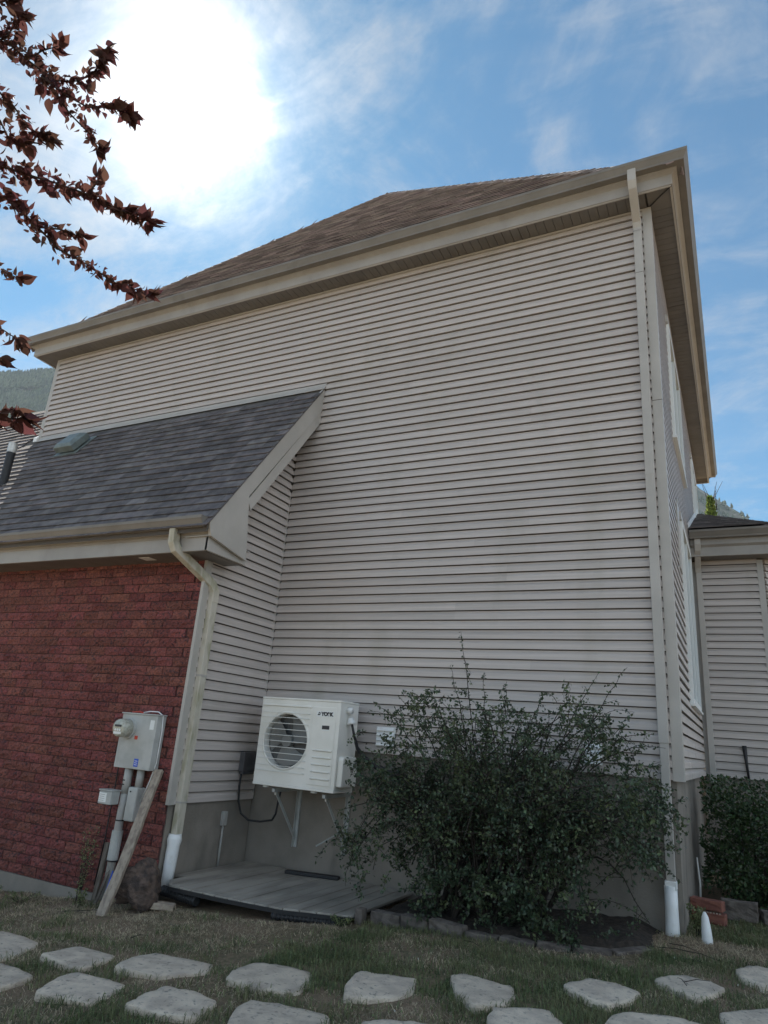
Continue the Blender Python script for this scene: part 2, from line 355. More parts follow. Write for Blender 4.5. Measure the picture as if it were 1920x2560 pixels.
def puff(b, p, r):
    x, y, z = p; vs_ = []; fs_ = []; n = 6
    for k, (zz_, rr_) in enumerate(((.1, .5), (.5, 1.0), (1.1, .95), (1.6, .5))):
        for i in range(n): a = k * .4 + 2 * PI * i / n; q = uni(.8, 1.25) * rr_ * r; vs_.append((x + math.cos(a) * q, y + math.sin(a) * q, z + zz_ * r))
    vs_.append((x, y, z + 1.8 * r))
    for k in range(3):
        for i in range(n): fs_.append((k * n + i, k * n + (i + 1) % n, (k + 1) * n + (i + 1) % n, (k + 1) * n + i))
    fs_ += [(3 * n + i, 3 * n + (i + 1) % n, 4 * n) for i in range(n)]
    b.add(vs_, fs_)
for i in range(17000):
    az = uni(-63.5, -55.5) if i < 13000 else uni(-69, -50); r = 420 + 545 * random.random() ** .5; p = mtn(az, r)
    conifer(wb, (p[0], p[1], p[2] - 1), uni(7, 14), uni(2.4, 4.0))
for i in range(700):
    az = uni(-4.5, 11); r = 400 + 560 * math.sqrt(random.random()); p = mtn(az, r)
    if mnoise.noise((p[0] * .02, p[1] * .02, 0)) > -.1: conifer(wb, (p[0], p[1], p[2] - 1), uni(4, 9), uni(1.6, 3.2))
for i in range(650):
    az = uni(-64, -55); r = uni(600, 800); p = mtn(az, r); puff(wp, (p[0], p[1], p[2] - 1), uni(5, 9))
tag(wb.build('conifer_forest', M['wood_far'], fix=False), 'far-off forest of dark conifers covering the hazy mountainside', 'forest', kind='stuff')
tag(wp.build('broadleaf_wood', M['wood_pale'], fix=False), 'paler rounded trees on the lower mountain slope', 'forest', kind='stuff')

# ------------------------------------------------------------ the house
E_ = 0.1016
W, L, DEP, ZS = 4.55, -5.5, 8.9, 6.2      # right corner, left corner, depth, soffit height
house = thing('house', (0, 0, -1.3), 'two storey beige vinyl sided house with steep shingle roofs and a lower brick front wing', 'house')

def board_mesh(length, prf, axis_):
    b = MB()
    if axis_ == 'x': b.prism(prf, lambda u, v, w: (w, -u, v), 0, length)
    else: b.prism(prf, lambda u, v, w: (u, w, v), 0, length)
    me, c = b.mesh('siding_board', M['siding'], center=False)
    bm = bmesh.new(); bm.from_mesh(me); bmesh.ops.recalc_face_normals(bm, faces=bm.faces); bm.to_mesh(me); bm.free()
    return me
PROF = [(-0.020, 0.010), (0.0135, 0.010), (0.0150, 0.0008), (0.0190, 0.0), (0.0190, 0.004), (0.0172, 0.050), (0.0160, 0.056), (0.0020, 0.070), (-0.004, 0.080), (-0.0045, 0.0920), (-0.020, 0.0920)]
def siding(part, axis_, plane, a0f, a1f, z0, rows, seams=(), sgn=1):
    """axis 'x': boards on plane y=plane facing -y; axis 'y': boards on plane x=plane facing +x"""
    cache = {}
    for k in range(rows):
        z = z0 + k * E_
        a0 = a0f(z) if callable(a0f) else a0f; a1 = a1f(z) if callable(a1f) else a1f
        if a1 - a0 < 0.03: continue
        cuts = [a0]
        if a1 - a0 > 4.2:
            rowpair = k // 2; rr = random.Random(rowpair * 17 + int(plane * 100)); x = a0 + rr.choice((0.9, 1.5, 2.3, 2.9, 3.4)) + rr.uniform(0, .3)
            while x < a1 - 0.7: cuts.append(x); x += 3.66
        cuts.append(a1)
        for i in range(len(cuts) - 1):
            ln = round(cuts[i + 1] - cuts[i] + (0.02 if i < len(cuts) - 2 else 0), 3)
            if ln not in cache: cache[ln] = board_mesh(ln, PROF, axis_)
            j = 0.0012 * (i % 2) + uni(0, .0006)
            loc = (cuts[i], plane - j, z) if axis_ == 'x' else (plane + j, cuts[i], z)
            link('siding_board', cache[ln], part, loc)

# main wall (faces the camera)
mainwall = MB().box(L + .03, W - .03, 0.021, .12, 0, ZS + .06).build('main_wall', M['sheath'], house)
ROOFZ = 4.62; SLP = 1.38                    # lower roof meets the wall
def left_start(z): return 0.03 if z < 4.50 else (-5.42)
siding(mainwall, 'x', 0.0, lambda z: L + .06 if z > ROOFZ - .02 else (0.02 if z < 4.62 else 0.35), lambda z: W - .075, 0.0, 61)
rightwall = MB().box(W - .12, W - .021, 0.03, DEP, 0, ZS + .06).build('side_wall', M['sheath'], house)
siding(rightwall, 'y', W, 0.075, DEP, 0.0, 61)
MB().box(L, L + .1, 0.13, DEP, 3.0, ZS + .06).build('left_wall', M['siding'], house)
MB().box(L + .02, W - .02, DEP - .1, DEP, 0, ZS + .06).build('back_wall', M['siding'], house)
# corner posts
cpost = MB().box(W - .075, W + .022, -.022, .075, -.01, ZS - .004); cp_o = cpost.build('corner_post', M['trim'], house, bevel=.003)
MB().box(W - .076, W + .023, -.023, .076, 3.705, 3.712).build('corner_post_joint', M['sheath'], house)
MB().box(L - .02, L + .065, -.02, .08, ROOFZ + .03, ZS - .004).build('corner_post', M['trim'], house, bevel=.003)
MB().box(L + .06, W - .075, -.018, 0.0, ZS - .028, ZS - .002).build('frieze_channel', M['trim'], house)
# foundation
fd = MB().box(-.21, W - .05, 0.022, .22, -1.7, 0.0); fd.build('foundation', M['found'], house)
MB().box(W - .26, W - .052, 0.222, DEP, -1.7, 0.0).build('foundation', M['found'], house)

# jog wall (x = 0) and brick wing
YB = -1.36
jog = MB().box(-.12, -.021, YB + .02, -.0, -.61, 4.0).build('jog_wall', M['sheath'], house)
# cut the jog wall to the rake
bm = bmesh.new(); bm.from_mesh(jog.data); off = WLOC[jog.name]
bmesh.ops.bisect_plane(bm, geom=bm.verts[:] + bm.edges[:] + bm.faces[:], plane_co=Vector((0, 0, ROOFZ - .14)) - off, plane_no=Vector((0, -SLP, 1)), clear_outer=True); bm.to_mesh(jog.data); bm.free()
def jog_start(z):
    y = (z + .05 - (ROOFZ - .2)) / SLP
    return max(YB + .07, y)
siding(jog, 'y', 0.0, jog_start, lambda z: -.018, -.61, 42)
MB().box(-.01, .012, -.02, -.002, -.6, 3.05).add([], []).build('inside_corner_trim', M['trim'], house)
MB().box(-.02, .018, YB - .012, YB + .085, -.62, 1.838).build('corner_post', M['trim'], house, bevel=.003)
MB().box(-.20, -.012, YB + .03, .0, -1.8, -.61).build('foundation', M['found'], house)
MB().box(-9.0, -.012, YB - .012, YB + .2, -2.0, -1.5).build('foundation', M['found'], house)
brickw = MB().box(-9.0, -.02, YB + .01, YB + .12, -1.5, 1.84).build('brick_wall', M['mortar'], house)
# brick shapes with a split face
variants = []
for k in range(6):
    b = MB(); nx_, nz_ = 6, 4; ln, hh = .222, .0915
    for j in range(nz_):
        for i in range(nx_):
            ed = i in (0, nx_ - 1) or j in (0, nz_ - 1)
            d = uni(.004, .012) if ed else uni(.005, .028)
            b.v.append((-ln / 2 + ln * i / (nx_ - 1) + (0 if i in (0, nx_ - 1) else uni(-.008, .008)), -d, -hh / 2 + hh * j / (nz_ - 1) + (0 if j in (0, nz_ - 1) else uni(-.006, .006))))
    b.f = [(j * nx_ + i, j * nx_ + i + 1, (j + 1) * nx_ + i + 1, (j + 1) * nx_ + i) for j in range(nz_ - 1) for i in range(nx_ - 1)]
    per = [i for i in range(nx_)] + [j * nx_ + nx_ - 1 for j in range(1, nz_)] + [(nz_ - 1) * nx_ + i for i in range(nx_ - 2, -1, -1)] + [j * nx_ for j in range(nz_ - 2, 0, -1)]
    k0 = len(b.v); b.v += [(b.v[i][0], .012, b.v[i][2]) for i in per]
    n_ = len(per); b.f += [(per[(i + 1) % n_], per[i], k0 + i, k0 + (i + 1) % n_) for i in range(n_)]
    variants.append(b)
vm = [v.mesh('brick', M['brick'], center=False)[0] for v in variants]
spots = []
for r in range(34):
    zc = -1.5 + .05 + r * .1; xo = (r % 2) * .115; x = -.135 - xo
    if r % 2: spots.append((-.062, zc, .5))
    while x > -8.9: spots.append((x, zc, 1)); x -= .23
spots = [s_ for s_ in spots if s_[1] < 1.86]
CX = Vector((CAM.x, CAM.y, CAM.z))
spots.sort(key=lambda s_: (Vector((s_[0], YB, s_[1])) - CX).length)
bst = MB()
for i, (x, z, s_) in enumerate(spots):
    loc = Vector((x, YB + .006 + uni(-.002, .002), z + uni(-.001, .001)))
    v = random.randrange(6)
    if i < 296:
        o = link('brick', vm[v], brickw, loc); o.rotation_euler = (0, uni(-.008, .008), 0)
        if s_ < 1: o.scale = (.45, 1, 1)
    else:
        k0 = len(bst.v); bst.v += [(p[0] * (1 if s_ == 1 else .45) + loc.x, p[1] + loc.y, p[2] + loc.z) for p in variants[v].v]
        bst.f += [tuple(q + k0 for q in f) for f in variants[v].f]
bst.build('brick', M['brick'], brickw, fix=False, kind='stuff')

# ---- lower roof over the brick wing
def roofz(y): return ROOFZ + SLP * y
XR = 0.35
lower_roof = MB().prism([(-1.80, roofz(-1.80) - .03), (-1.80, roofz(-1.80) - .12), (0.0, roofz(0) - .12), (.0, roofz(0) - .03)], lambda u, v, w: (w, u, v), -9.0, XR - .02).build('lower_roof', M['sheath'], house)
MB().prism([(0.0, roofz(0) - .12), (0.0, roofz(0) - .03), (.86, roofz(.86) - .03), (.86, roofz(.86) - .12)], lambda u, v, w: (w, u, v), -9.0, L - .002).build('lower_roof_deck', M['sheath'], house)
MB().prism([(.86, roofz(.86) - .03), (3.8, roofz(.86) - 3.5), (3.8, roofz(.86) - 3.6), (.86, roofz(.86) - .12)], lambda u, v, w: (w, u, v), -9.0, L - .002).build('lower_roof_back', M['shingle'], house)
def tab_mesh(wd, ln, th=.009, rag=0):
    """shingle tab: lies in local xy plane, x across, y up-slope, lower edge at y=0"""
    b = MB(); r_ = lambda: uni(-rag, rag)
    a0, a1 = r_(), r_()
    b.v = [(0, a0, .009), (wd, a1, .009), (wd, ln, -.004), (0, ln, -.004), (0, a0, th), (wd, a1, th), (wd, ln, .0005), (0, ln, .0005)]
    b.f = [(0, 1, 5, 4), (1, 2, 6, 5), (4, 5, 6, 7), (3, 0, 4, 7)]
    return b
ang_l = math.atan(SLP); EXP = 0.142; TW = .300
tabs = [tab_mesh(TW, EXP * 1.25, uni(.019, .024), .005) for _ in range(6)]
tabm = [t_.mesh('shingle', M['shingle'], center=False)[0] for t_ in tabs]
sl = math.hypot(1, SLP); uy, uz = 1 / sl, SLP / sl
RX = Matrix.Rotation(ang_l, 3, 'X')
spots = []
k = 0
while True:
    d = k * EXP; y = -1.845 + d * uy; z = roofz(y) - .018
    if y > .84: break
    x0 = XR + .012 - random.Random(k).choice((0.04, .09, .14, .19, .24)) - TW
    xlim = XR + .01 if y < -.05 else L - .03
    x = x0 + TW + .002
    while x > -8.8:
        x -= TW + .004
        if x > xlim: continue
        spots.append((x, y, z, k))
    if y < -.05: spots.append((x0 + TW + .002, y, z, -1))
    k += 1
spots = [s_ for s_ in spots if not (s_[1] > -.10 and s_[0] + TW > L - .02)]
spots.sort(key=lambda s_: (Vector(s_[:3]) - CX).length if s_[0] > -6.2 else 99)
sst = MB()
for i, (x, y, z, k) in enumerate(spots):
    v = random.randrange(6); wd = 1
    if k == -1: wd = max(.05, (XR + .012 - x) / TW)
    loc = Vector((x, y, z)); zo = uni(0, .003)
    if i < 296:
        o = link('shingle', tabm[v], lower_roof, loc + Vector((0, 0, zo)), R=(ang_l, 0, 0))
        if wd != 1: o.scale = (wd, 1, 1)
    else:
        k0 = len(sst.v)
        for p in tabs[v].v: q = RX @ Vector((p[0] * wd, p[1], p[2])); sst.v.append((q.x + loc.x, q.y + loc.y, q.z + loc.z + zo))
        sst.f += [tuple(q + k0 for q in f) for f in tabs[v].f]
sst.build('shingle', M['shingle'], lower_roof, fix=False, kind='stuff')
# wall flashing along the top of the lower roof, little kick-out at its left end
MB().prism([(-.012, roofz(0) + .045), (-.022, roofz(0) + .002), (-.050, roofz(-.05) + .014), (-.050, roofz(-.05) + .008), (-.02, roofz(0) - .012), (.0, roofz(0) + .045)], lambda u, v, w: (w, u, v), L, XR + .02).build('flashing', M['trim'], house)
MB().prism([(-.05, roofz(0) - .05), (-.05, roofz(0) + .03), (.09, roofz(.09) + .04), (.09, roofz(.09) - .03)], lambda u, v, w: (w, u, v), L - .09, L - .0).build('flashing', M['white_plastic'], house, label='white folded flashing at the house corner')
# rake: pork chop panel, rake board, frieze strip
rk = MB()
rk.prism([(-1.79, roofz(-1.79) - .01), (0.0, roofz(0) - .01), (0.0, roofz(0) - .355), (-1.237, 2.60), (-1.137, 1.875), (-1.74, 1.985), (-1.775, 2.06)], lambda u, v, w: (w, u, v), XR - .035, XR)
rk.build('rake_board', M['trim'], house, bevel=.002)
MB().prism([(-.004, roofz(0) - .357), (-.004, roofz(0) - .55), (-1.137 - .03, roofz(-1.137) - .60), (-1.235, roofz(-1.235) - .357)], lambda u, v, w: (w, u, v), XR - .05, XR - .012).build('rake_frieze', M['trim'], house)
MB().prism([(-1.80, roofz(-1.8) - .006), (0.0, roofz(0) - .006), (0.0, roofz(0) - .03), (-1.80, roofz(-1.8) - .03)], lambda u, v, w: (w, u, v), XR + .001, XR + .006).build('drip_edge', M['shingle'], house)
# rake soffit behind the board
MB().prism([(-1.2, roofz(-1.2) - .45), (0.0, roofz(0) - .45), (0.0, roofz(0) - .46), (-1.2, roofz(-1.2) - .46)], lambda u, v, w: (w, u, v), 0.0, XR - .05).build('rake_soffit', M['soffit'], house)
# eave box: fascia, return, soffit
fp = [(0, 1.842), (0, 1.99), (.012, 2.0), (.012, 2.03), (.03, 2.045), (.03, 2.10), (-.03, 2.10), (-.03, 1.842)]
MB().prism(fp, lambda u, v, w: (w, -1.72 - u, v), -9.0, .298).build('fascia', M['fascia'], house)
MB().prism([(-1.72, 1.842), (-1.085, 1.842), (-1.085, 1.90), (-1.14, 1.985), (-1.72, 1.985)], lambda u, v, w: (w, u, v), .27, .30).build('eave_return', M['trim'], house, bevel=.002)
MB().prism([(-1.745, 1.987), (-1.085, 1.987), (-1.085, 1.996), (-1.745, 1.996)], lambda u, v, w: (w, u, v), .0, .345).build('return_cap', M['trim'], house)
MB().box(.02, .27, -1.10, -1.085, 1.842, 1.985).build('return_end', M['trim'], house)
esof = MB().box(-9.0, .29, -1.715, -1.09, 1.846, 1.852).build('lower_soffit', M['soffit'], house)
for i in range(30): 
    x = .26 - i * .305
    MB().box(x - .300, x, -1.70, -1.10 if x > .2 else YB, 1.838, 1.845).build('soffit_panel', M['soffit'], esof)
MB().box(-.75, -.60, -1.62, -1.5, 1.833, 1.8375).build('soffit_vent', M['win_white'], house)
GP = [(0, 0), (0, -.118), (.078, -.118), (.082, -.095), (.088, -.085), (.108, -.045), (.118, -.03), (.120, 0), (.108, 0), (.105, -.012), (.108, -.03), (.078, -.09), (.072, -.110), (.004, -.110), (.004, 0)]
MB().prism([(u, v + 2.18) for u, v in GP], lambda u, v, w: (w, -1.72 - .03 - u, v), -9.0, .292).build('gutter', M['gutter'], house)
MB().prism([(u, v + 2.18) for u, v in GP[:8]], lambda u, v, w: (w, -1.72 - .03 - u, v), .290, .296).build('gutter_end_cap', M['gutter'], house)
# lower downspout
RS = [(-.5, -.5), (.5, -.5), (.5, .5), (-.5, .5)]
def dsec(a, b): return [(-a / 2, -b / 2), (a / 2, -b / 2), (a / 2, b / 2), (-a / 2, b / 2)]
ld = thing('downspout', (0.035, -1.22, -1.3), 'stained beige downspout with diagonal elbow at the corner of the brick wall', 'downspout')
MB().tube([(-.10, -1.80, 2.07), (-.10, -1.79, 1.93), (-.08, -1.76, 1.86), (.02, -1.26, 1.60), (.045, -1.22, 1.52), (.045, -1.22, 1.4)], 1, sec=dsec(.075, .095), ref=(1, 0, 0)).build('elbow', M['trim_dirty'], ld, bevel=.006)
MB().box(.012, .078, -1.268, -1.172, -.93, 1.45).build('pipe', M['trim_dirty'], ld, bevel=.005)
MB().box(.008, .082, -1.272, -1.168, .62, .64).build('strap', M['trim'], ld)
MB().box(.008, .082, -1.272, -1.168, -.60, -.585).build('strap', M['trim'], ld)
b = MB().tube([(.045, -1.235, -.88), (.045, -1.235, -.93), (.047, -1.24, -.98), (.05, -1.25, -1.15), (.06, -1.27, -1.36)], [.06, .072, .062, .06, .052], 10); b.build('boot', M['white_plastic'], ld, smooth=True)

# ---- main eaves all round
def offp(d, dl=None):
    dl = dl or d; return [(L - dl, -d), (L - dl, DEP + d), (W + d, DEP + d), (W + d, -d)]   # clockwise seen from above
def cw(path): return path[::-1]
FO = .285; FL = .34
loop = [(L - FL, -FO), (W + FO - .01, -FO), (W + FO - .01, DEP + FO), (L - FL, DEP + FO)]     # counter-clockwise -> outward on the right-hand side
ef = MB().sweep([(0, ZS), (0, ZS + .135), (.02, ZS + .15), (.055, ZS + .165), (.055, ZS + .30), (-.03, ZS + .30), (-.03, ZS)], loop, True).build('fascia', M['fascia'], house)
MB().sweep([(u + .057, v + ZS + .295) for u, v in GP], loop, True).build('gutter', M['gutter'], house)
soff = MB().box(L - FL + .03, W + FO - .04, -FO + .03, DEP + FO - .03, ZS + .02, ZS + .03).build('soffit', M['sheath'], house)
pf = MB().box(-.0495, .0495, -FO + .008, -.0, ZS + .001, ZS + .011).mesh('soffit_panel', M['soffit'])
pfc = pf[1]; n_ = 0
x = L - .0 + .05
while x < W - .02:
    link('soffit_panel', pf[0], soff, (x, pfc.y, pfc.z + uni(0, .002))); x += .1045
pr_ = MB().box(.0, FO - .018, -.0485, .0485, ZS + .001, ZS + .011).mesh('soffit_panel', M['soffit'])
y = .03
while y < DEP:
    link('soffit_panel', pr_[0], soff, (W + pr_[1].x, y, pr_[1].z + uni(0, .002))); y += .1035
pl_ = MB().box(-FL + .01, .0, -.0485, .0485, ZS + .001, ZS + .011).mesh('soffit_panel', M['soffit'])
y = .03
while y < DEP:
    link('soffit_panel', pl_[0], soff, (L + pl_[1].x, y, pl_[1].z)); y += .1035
# mitred corner pieces
def tri(p, name='soffit_corner'):
    MB().prism([(a_, b_) for a_, b_ in p], lambda u, v, w: (u, v, w), ZS + .002, ZS + .010).build(name, M['soffit'], soff)
tri([(W, 0), (W + FO - .018, -FO + .012), (W, -FO + .008)]); tri([(W + .006, -.0), (W + FO - .018, 0), (W + FO - .018, -FO + .02)])
tri([(L - FL + .01, -FO + .008), (L, -FO + .008), (L, 0), (L - FL + .01, 0)])
MB().tube([(W + .0, -.01, ZS - .004), (W + .15, -.16, ZS - .006), (W + FO - .02, -FO + .02, ZS - .008)], .006, 5).build('soffit_cable', M['black'], house)
MB().sweep([(-.012, ZS - .012), (-.012, ZS + .0), (-.03, ZS + .0), (-.03, ZS - .012)], loop, True).build('soffit_edge_trim', M['trim'], house)

# ---- main hip roof
EZ = 6.40; XE0, XE1, YE0, YE1 = L - FL - .09, W + FO + .075, -FO - .085, DEP + FO + .085
PK = Vector((-1.36, 4.12, 12.16)); S1 = (PK.z - EZ) / (PK.y - YE0); PK2 = Vector((-1.36, 4.95, 12.16))
core = MB()
core.v = [(XE0 + .05, YE0 + .05, EZ - .02), (XE1 - .05, YE0 + .05, EZ - .02), (XE1 - .05, YE1 - .05, EZ - .02), (XE0 + .05, YE1 - .05, EZ - .02), tuple(PK - Vector((0, 0, .04))), tuple(PK2 - Vector((0, 0, .04)))]
core.f = [(0, 1, 4), (1, 2, 5, 4), (2, 3, 5), (3, 0, 4, 5), (3, 2, 1, 0)]
main_roof = core.build('main_roof', M['sheath'], house)
ms = MB()
def roof_plane(out, A, B, T0, T1, expo=.142, tw=.30, seed=0):
    """tabs on the plane through eave A->B and ridge T0->T1 (T0 above A side)"""
    A, B, T0, T1 = map(Vector, (A, B, T0, T1)); U = (B - A).normalized(); N = U.cross(T0 - A).normalized()
    if N.z < 0: N = -N
    V = N.cross(U).normalized();
    if V.z < 0: V = -V
    H = (T0 - A).dot(V); a0, a1 = 0, (B - A).dot(U); t0, t1 = (T0 - A).dot(U), (T1 - A).dot(U)
    k = 0; rr = random.Random(seed)
    while k * expo < H:
        f_ = k * expo / H; lo = lerp(a0, t0, f_); hi = lerp(a1, t1, f_); x = lo - rr.uniform(0, tw)
        while x < hi:
            x0, x1 = max(x, lo), min(x + tw - .004, hi)
            if x1 - x0 > .02:
                th = rr.uniform(.026, .034); y0 = k * expo + rr.uniform(-.006, .006); y1 = min(H, y0 + expo * 1.3)
                P = lambda u, v, h: A + U * u + V * v + N * h
                g_ = y1 / H; x0t = max(x0, lerp(a0, t0, g_)); x1t = max(x0t + .002, min(x1, lerp(a1, t1, g_)))
                k0 = len(out.v); out.v += [tuple(P(*q)) for q in ((x0, y0, .016), (x1, y0, .016), (x1t, y1, -.004), (x0t, y1, -.004), (x0, y0, th), (x1, y0, th), (x1t, y1, .0005), (x0t, y1, .0005))]
                out.f += [(k0, k0 + 1, k0 + 5, k0 + 4), (k0 + 1, k0 + 2, k0 + 6, k0 + 5), (k0 + 4, k0 + 5, k0 + 6, k0 + 7), (k0 + 3, k0, k0 + 4, k0 + 7)]
            x += tw
        k += 1
    return A, U, V, N
e0, e1, e2, e3 = (XE0, YE0, EZ), (XE1, YE0, EZ), (XE1, YE1, EZ), (XE0, YE1, EZ)
roof_plane(ms, e0, e1, PK, PK, seed=1, expo=.165); roof_plane(ms, e1, e2, PK, PK2, seed=2, expo=.165); roof_plane(ms, e2, e3, PK2, PK2, seed=3, expo=.165); roof_plane(ms, e3, e0, PK2, PK, seed=4, expo=.165)
ms.build('shingle', M['shingle_main'], main_roof, fix=False, kind='stuff')
hc = MB()
def hipcaps(out, A, B, step=.142, wd=.14, slope=1.24):
    A, B = Vector(A), Vector(B); d = (B - A); n_ = int(d.length / step); d.normalize(); s_ = d.cross(Vector((0, 0, 1))).normalized(); up = s_.cross(d).normalized()
    for k in range(n_):
        p = A + d * (k * step); q = p + d * (step * 1.3); h0, h1 = .030, .020
        flat = abs((Vector(B) - Vector(A)).z) < .01; dr = wd * slope * (1.0 if flat else .55)
        k0 = len(out.v)
        out.v += [tuple(v) for v in (p - s_ * wd - up * (dr - .012), p + up * h0, p + s_ * wd - up * (dr - .012), q - s_ * wd - up * (dr), q + up * h1, q + s_ * wd - up * (dr), p - s_ * wd - up * (dr + .004), p + up * (h0 - .014), p + s_ * wd - up * (dr + .004))]
        out.f += [(k0, k0 + 1, k0 + 4, k0 + 3), (k0 + 1, k0 + 2, k0 + 5, k0 + 4), (k0, k0 + 6, k0 + 7, k0 + 1), (k0 + 1, k0 + 7, k0 + 8, k0 + 2)]
hipcaps(hc, e0, PK); hipcaps(hc, e1, PK); hipcaps(hc, e2, PK2); hipcaps(hc, e3, PK2); hipcaps(hc, PK, PK2)
hc.build('hip_cap', M['shingle_main'], main_roof, fix=False, kind='stuff')
hc2 = MB(); hipcaps(hc2, (-9, .86, roofz(.86) - .02), (L - .05, .86, roofz(.86) - .02)); hc2.build('ridge_cap', M['shingle'], lower_roof, fix=False, kind='stuff')

# ---- right downspout
rd = thing('downspout', (4.42, -.05, -1.2), 'tall beige downspout beside the right corner post of the big siding wall', 'downspout')
MB().tube([(4.42, -.405, 6.42), (4.42, -.405, 6.27), (4.42, -.37, 6.20), (4.42, -.09, 5.97), (4.42, -.058, 5.90), (4.42, -.058, 5.84)], 1, sec=dsec(.09, .068), ref=(1, 0, 0)).build('elbow', M['trim'], rd, bevel=.006)
MB().box(4.376, 4.464, -.092, -.024, .30, 5.86).build('pipe', M['trim'], rd, bevel=.005)
MB().box(4.374, 4.466, -.094, -.023, 2.86, 2.885).build('strap', M['trim'], rd)
MB().box(4.374, 4.466, -.094, -.023, 5.28, 5.284).build('pipe_joint', M['sheath'], rd)
MB().box(4.384, 4.458, -.086, -.028, -.86, .31).build('lower_pipe', M['trim'], rd, bevel=.005)
MB().box(4.372, 4.466, -.105, -.01, -.855, -.79).build('boot_collar', M['white_plastic'], rd, bevel=.006)
MB().tube([(4.415, -.07, -.83), (4.415, -.075, -1.0), (4.415, -.085, -1.13), (4.415, -.10, -1.24)], [.052, .052, .055, .06], 14).build('boot', M['white_plastic'], rd, smooth=True)

# ---- windows in the side wall
def window(y0, y1, z0, z1, label=None, mull=(.5,)):
    X = W + .016; f = MB(); t_ = .055
    f.box(X - .012, X + .035, y0, y1, z1 - t_, z1); f.box(X - .012, X + .035, y0, y1, z0, z0 + t_)
    f.box(X - .012, X + .035, y0, y0 + t_, z0 + t_, z1 - t_); f.box(X - .012, X + .035, y1 - t_, y1, z0 + t_, z1 - t_)
    for m in mull: f.box(X - .012, X + .03, lerp(y0, y1, m) - .025, lerp(y0, y1, m) + .025, z0 + t_, z1 - t_)
    w_ = f.build('window', M['win_white'], house)
    MB().box(X + .002, X + .008, y0 + t_ * .9, y1 - t_ * .9, z0 + t_ * .9, z1 - t_ * .9).build('pane', M['glassw'], w_)
    MB().box(X - .01, X + .05, y0 - .02, y1 + .02, z0 - .03, z0 - .002).build('sill', M['win_white'], w_)
    MB().prism([(y0 - .06, z1 + .002), (y1 + .06, z1 + .002), (y1 + .06, z1 + .10), (y0 - .06, z1 + .10)], lambda u, v, w: (w, u, v), X - .012, X + .03).build('head_trim', M['trim'], w_)
window(1.62, 3.25, .78, 2.9, mull=(.5,)); window(1.45, 3.25, 3.95, 5.55, mull=(.5,)); window(6.2, 7.6, 4.2, 5.6)
MB().prism([(1.15, 2.2), (1.15, 2.95), (1.25, 3.06), (1.45, 2.98), (1.45, 2.2)], lambda u, v, w: (w, u, v), W + .012, W + .03).build('corner_flashing', M['trim'], house)

# ---- right wing (bay)
YW = 4.0; XW = 5.47
wing = MB().box(W + .02, XW, YW + .021, YW + .12, 0.0, 3.05).build('wing_wall', M['sheath'], house)
siding(wing, 'x', YW, W + .06, XW - .045, 0.0, 30)
MB().box(XW - .05, XW + .03, YW - .02, YW + .06, -.005, 3.0).build('corner_post', M['trim'], house, bevel=.003)
MB().box(W + .02, W + .075, YW - .02, YW, -.005, 3.0).build('inside_corner_trim', M['trim'], house)
# bay wall at 45 degrees
R45 = Matrix.Translation((XW + .02, YW + .01, 0)) @ Matrix.Rotation(math.radians(45), 4, 'Z')
bay = MB().box(0, 1.3, 0.021, .12, 0, 3.05, R45).build('bay_wall', M['sheath'], house)
bmh = board_mesh(1.25, PROF, 'x')
for k in range(30):
    o = link('siding_board', bmh, bay, R45 @ Vector((.04, 0, k * E_)), R=(0, 0, math.radians(45)))
MB().box(XW + .93, XW + 1.0, YW + .94, DEP, 0, 3.05).build('bay_side_wall', M['siding'], house)
MB().box(W + .0, XW - .03, YW + .03, YW + .2, -1.7, 0).build('foundation', M['found'], house)
MB().box(0, 1.3, 0.03, .2, -1.7, 0, R45).build('foundation', M['found'], house)
wpth = [(W + .03, YW - .30), (XW + .14, YW - .30), (XW + 1.30, YW + .86), (XW + 1.30, DEP)]
MB().sweep([(0, 3.01), (0, 3.14), (.02, 3.155), (.04, 3.17), (.04, 3.27), (-.03, 3.27), (-.03, 3.01)], wpth).build('fascia', M['fascia'], house)
MB().sweep([(u + .042, v + 3.37) for u, v in GP], wpth).build('gutter', M['gutter'], house)
MB().prism([(W + .02, YW - .29), (XW + .14, YW - .29), (XW + 1.28, YW + .86), (XW + 1.28, DEP), (W + .02, DEP)], lambda u, v, w: (u, v, w), 3.02, 3.03).build('wing_soffit', M['soffit'], house)
ap = (W + .03, 7.6, 4.93); q0, q1, q2, q3 = (W + .03, YW - .43, 3.39), (XW + .19, YW - .43, 3.39), (XW + 1.43, YW + .81, 3.39), (XW + 1.43, 11.0, 3.39)
wr = MB(); wr.v = [q0, q1, q2, q3, ap]; wr.v = [(v[0], v[1], v[2] - .02) for v in wr.v]; wr.f = [(0, 1, 4), (1, 2, 4), (2, 3, 4), (3, 0, 4)]
wroof = wr.build('wing_roof', M['sheath'], house); ws = MB()
roof_plane(ws, q0, q1, ap, ap, seed=11); roof_plane(ws, q1, q2, ap, ap, seed=12); roof_plane(ws, q2, q3, ap, ap, seed=13)
hipcaps(ws, q1, ap, slope=.4); hipcaps(ws, q2, ap, slope=.4)
ws.build('shingle', M['shingle'], wroof, fix=False, kind='stuff')
MB().prism([(YW - .40, 3.42), (7.6, 4.97), (7.6, 5.06), (YW - .40, 3.50)], lambda u, v, w: (w, u, v), W + .018, W + .035).build('flashing', M['white_plastic'], wroof)
wd_ = thing('downspout', (W + .12, YW - .06, -1.2), 'narrow beige downspout in the inside corner where the side wing joins the house', 'downspout')
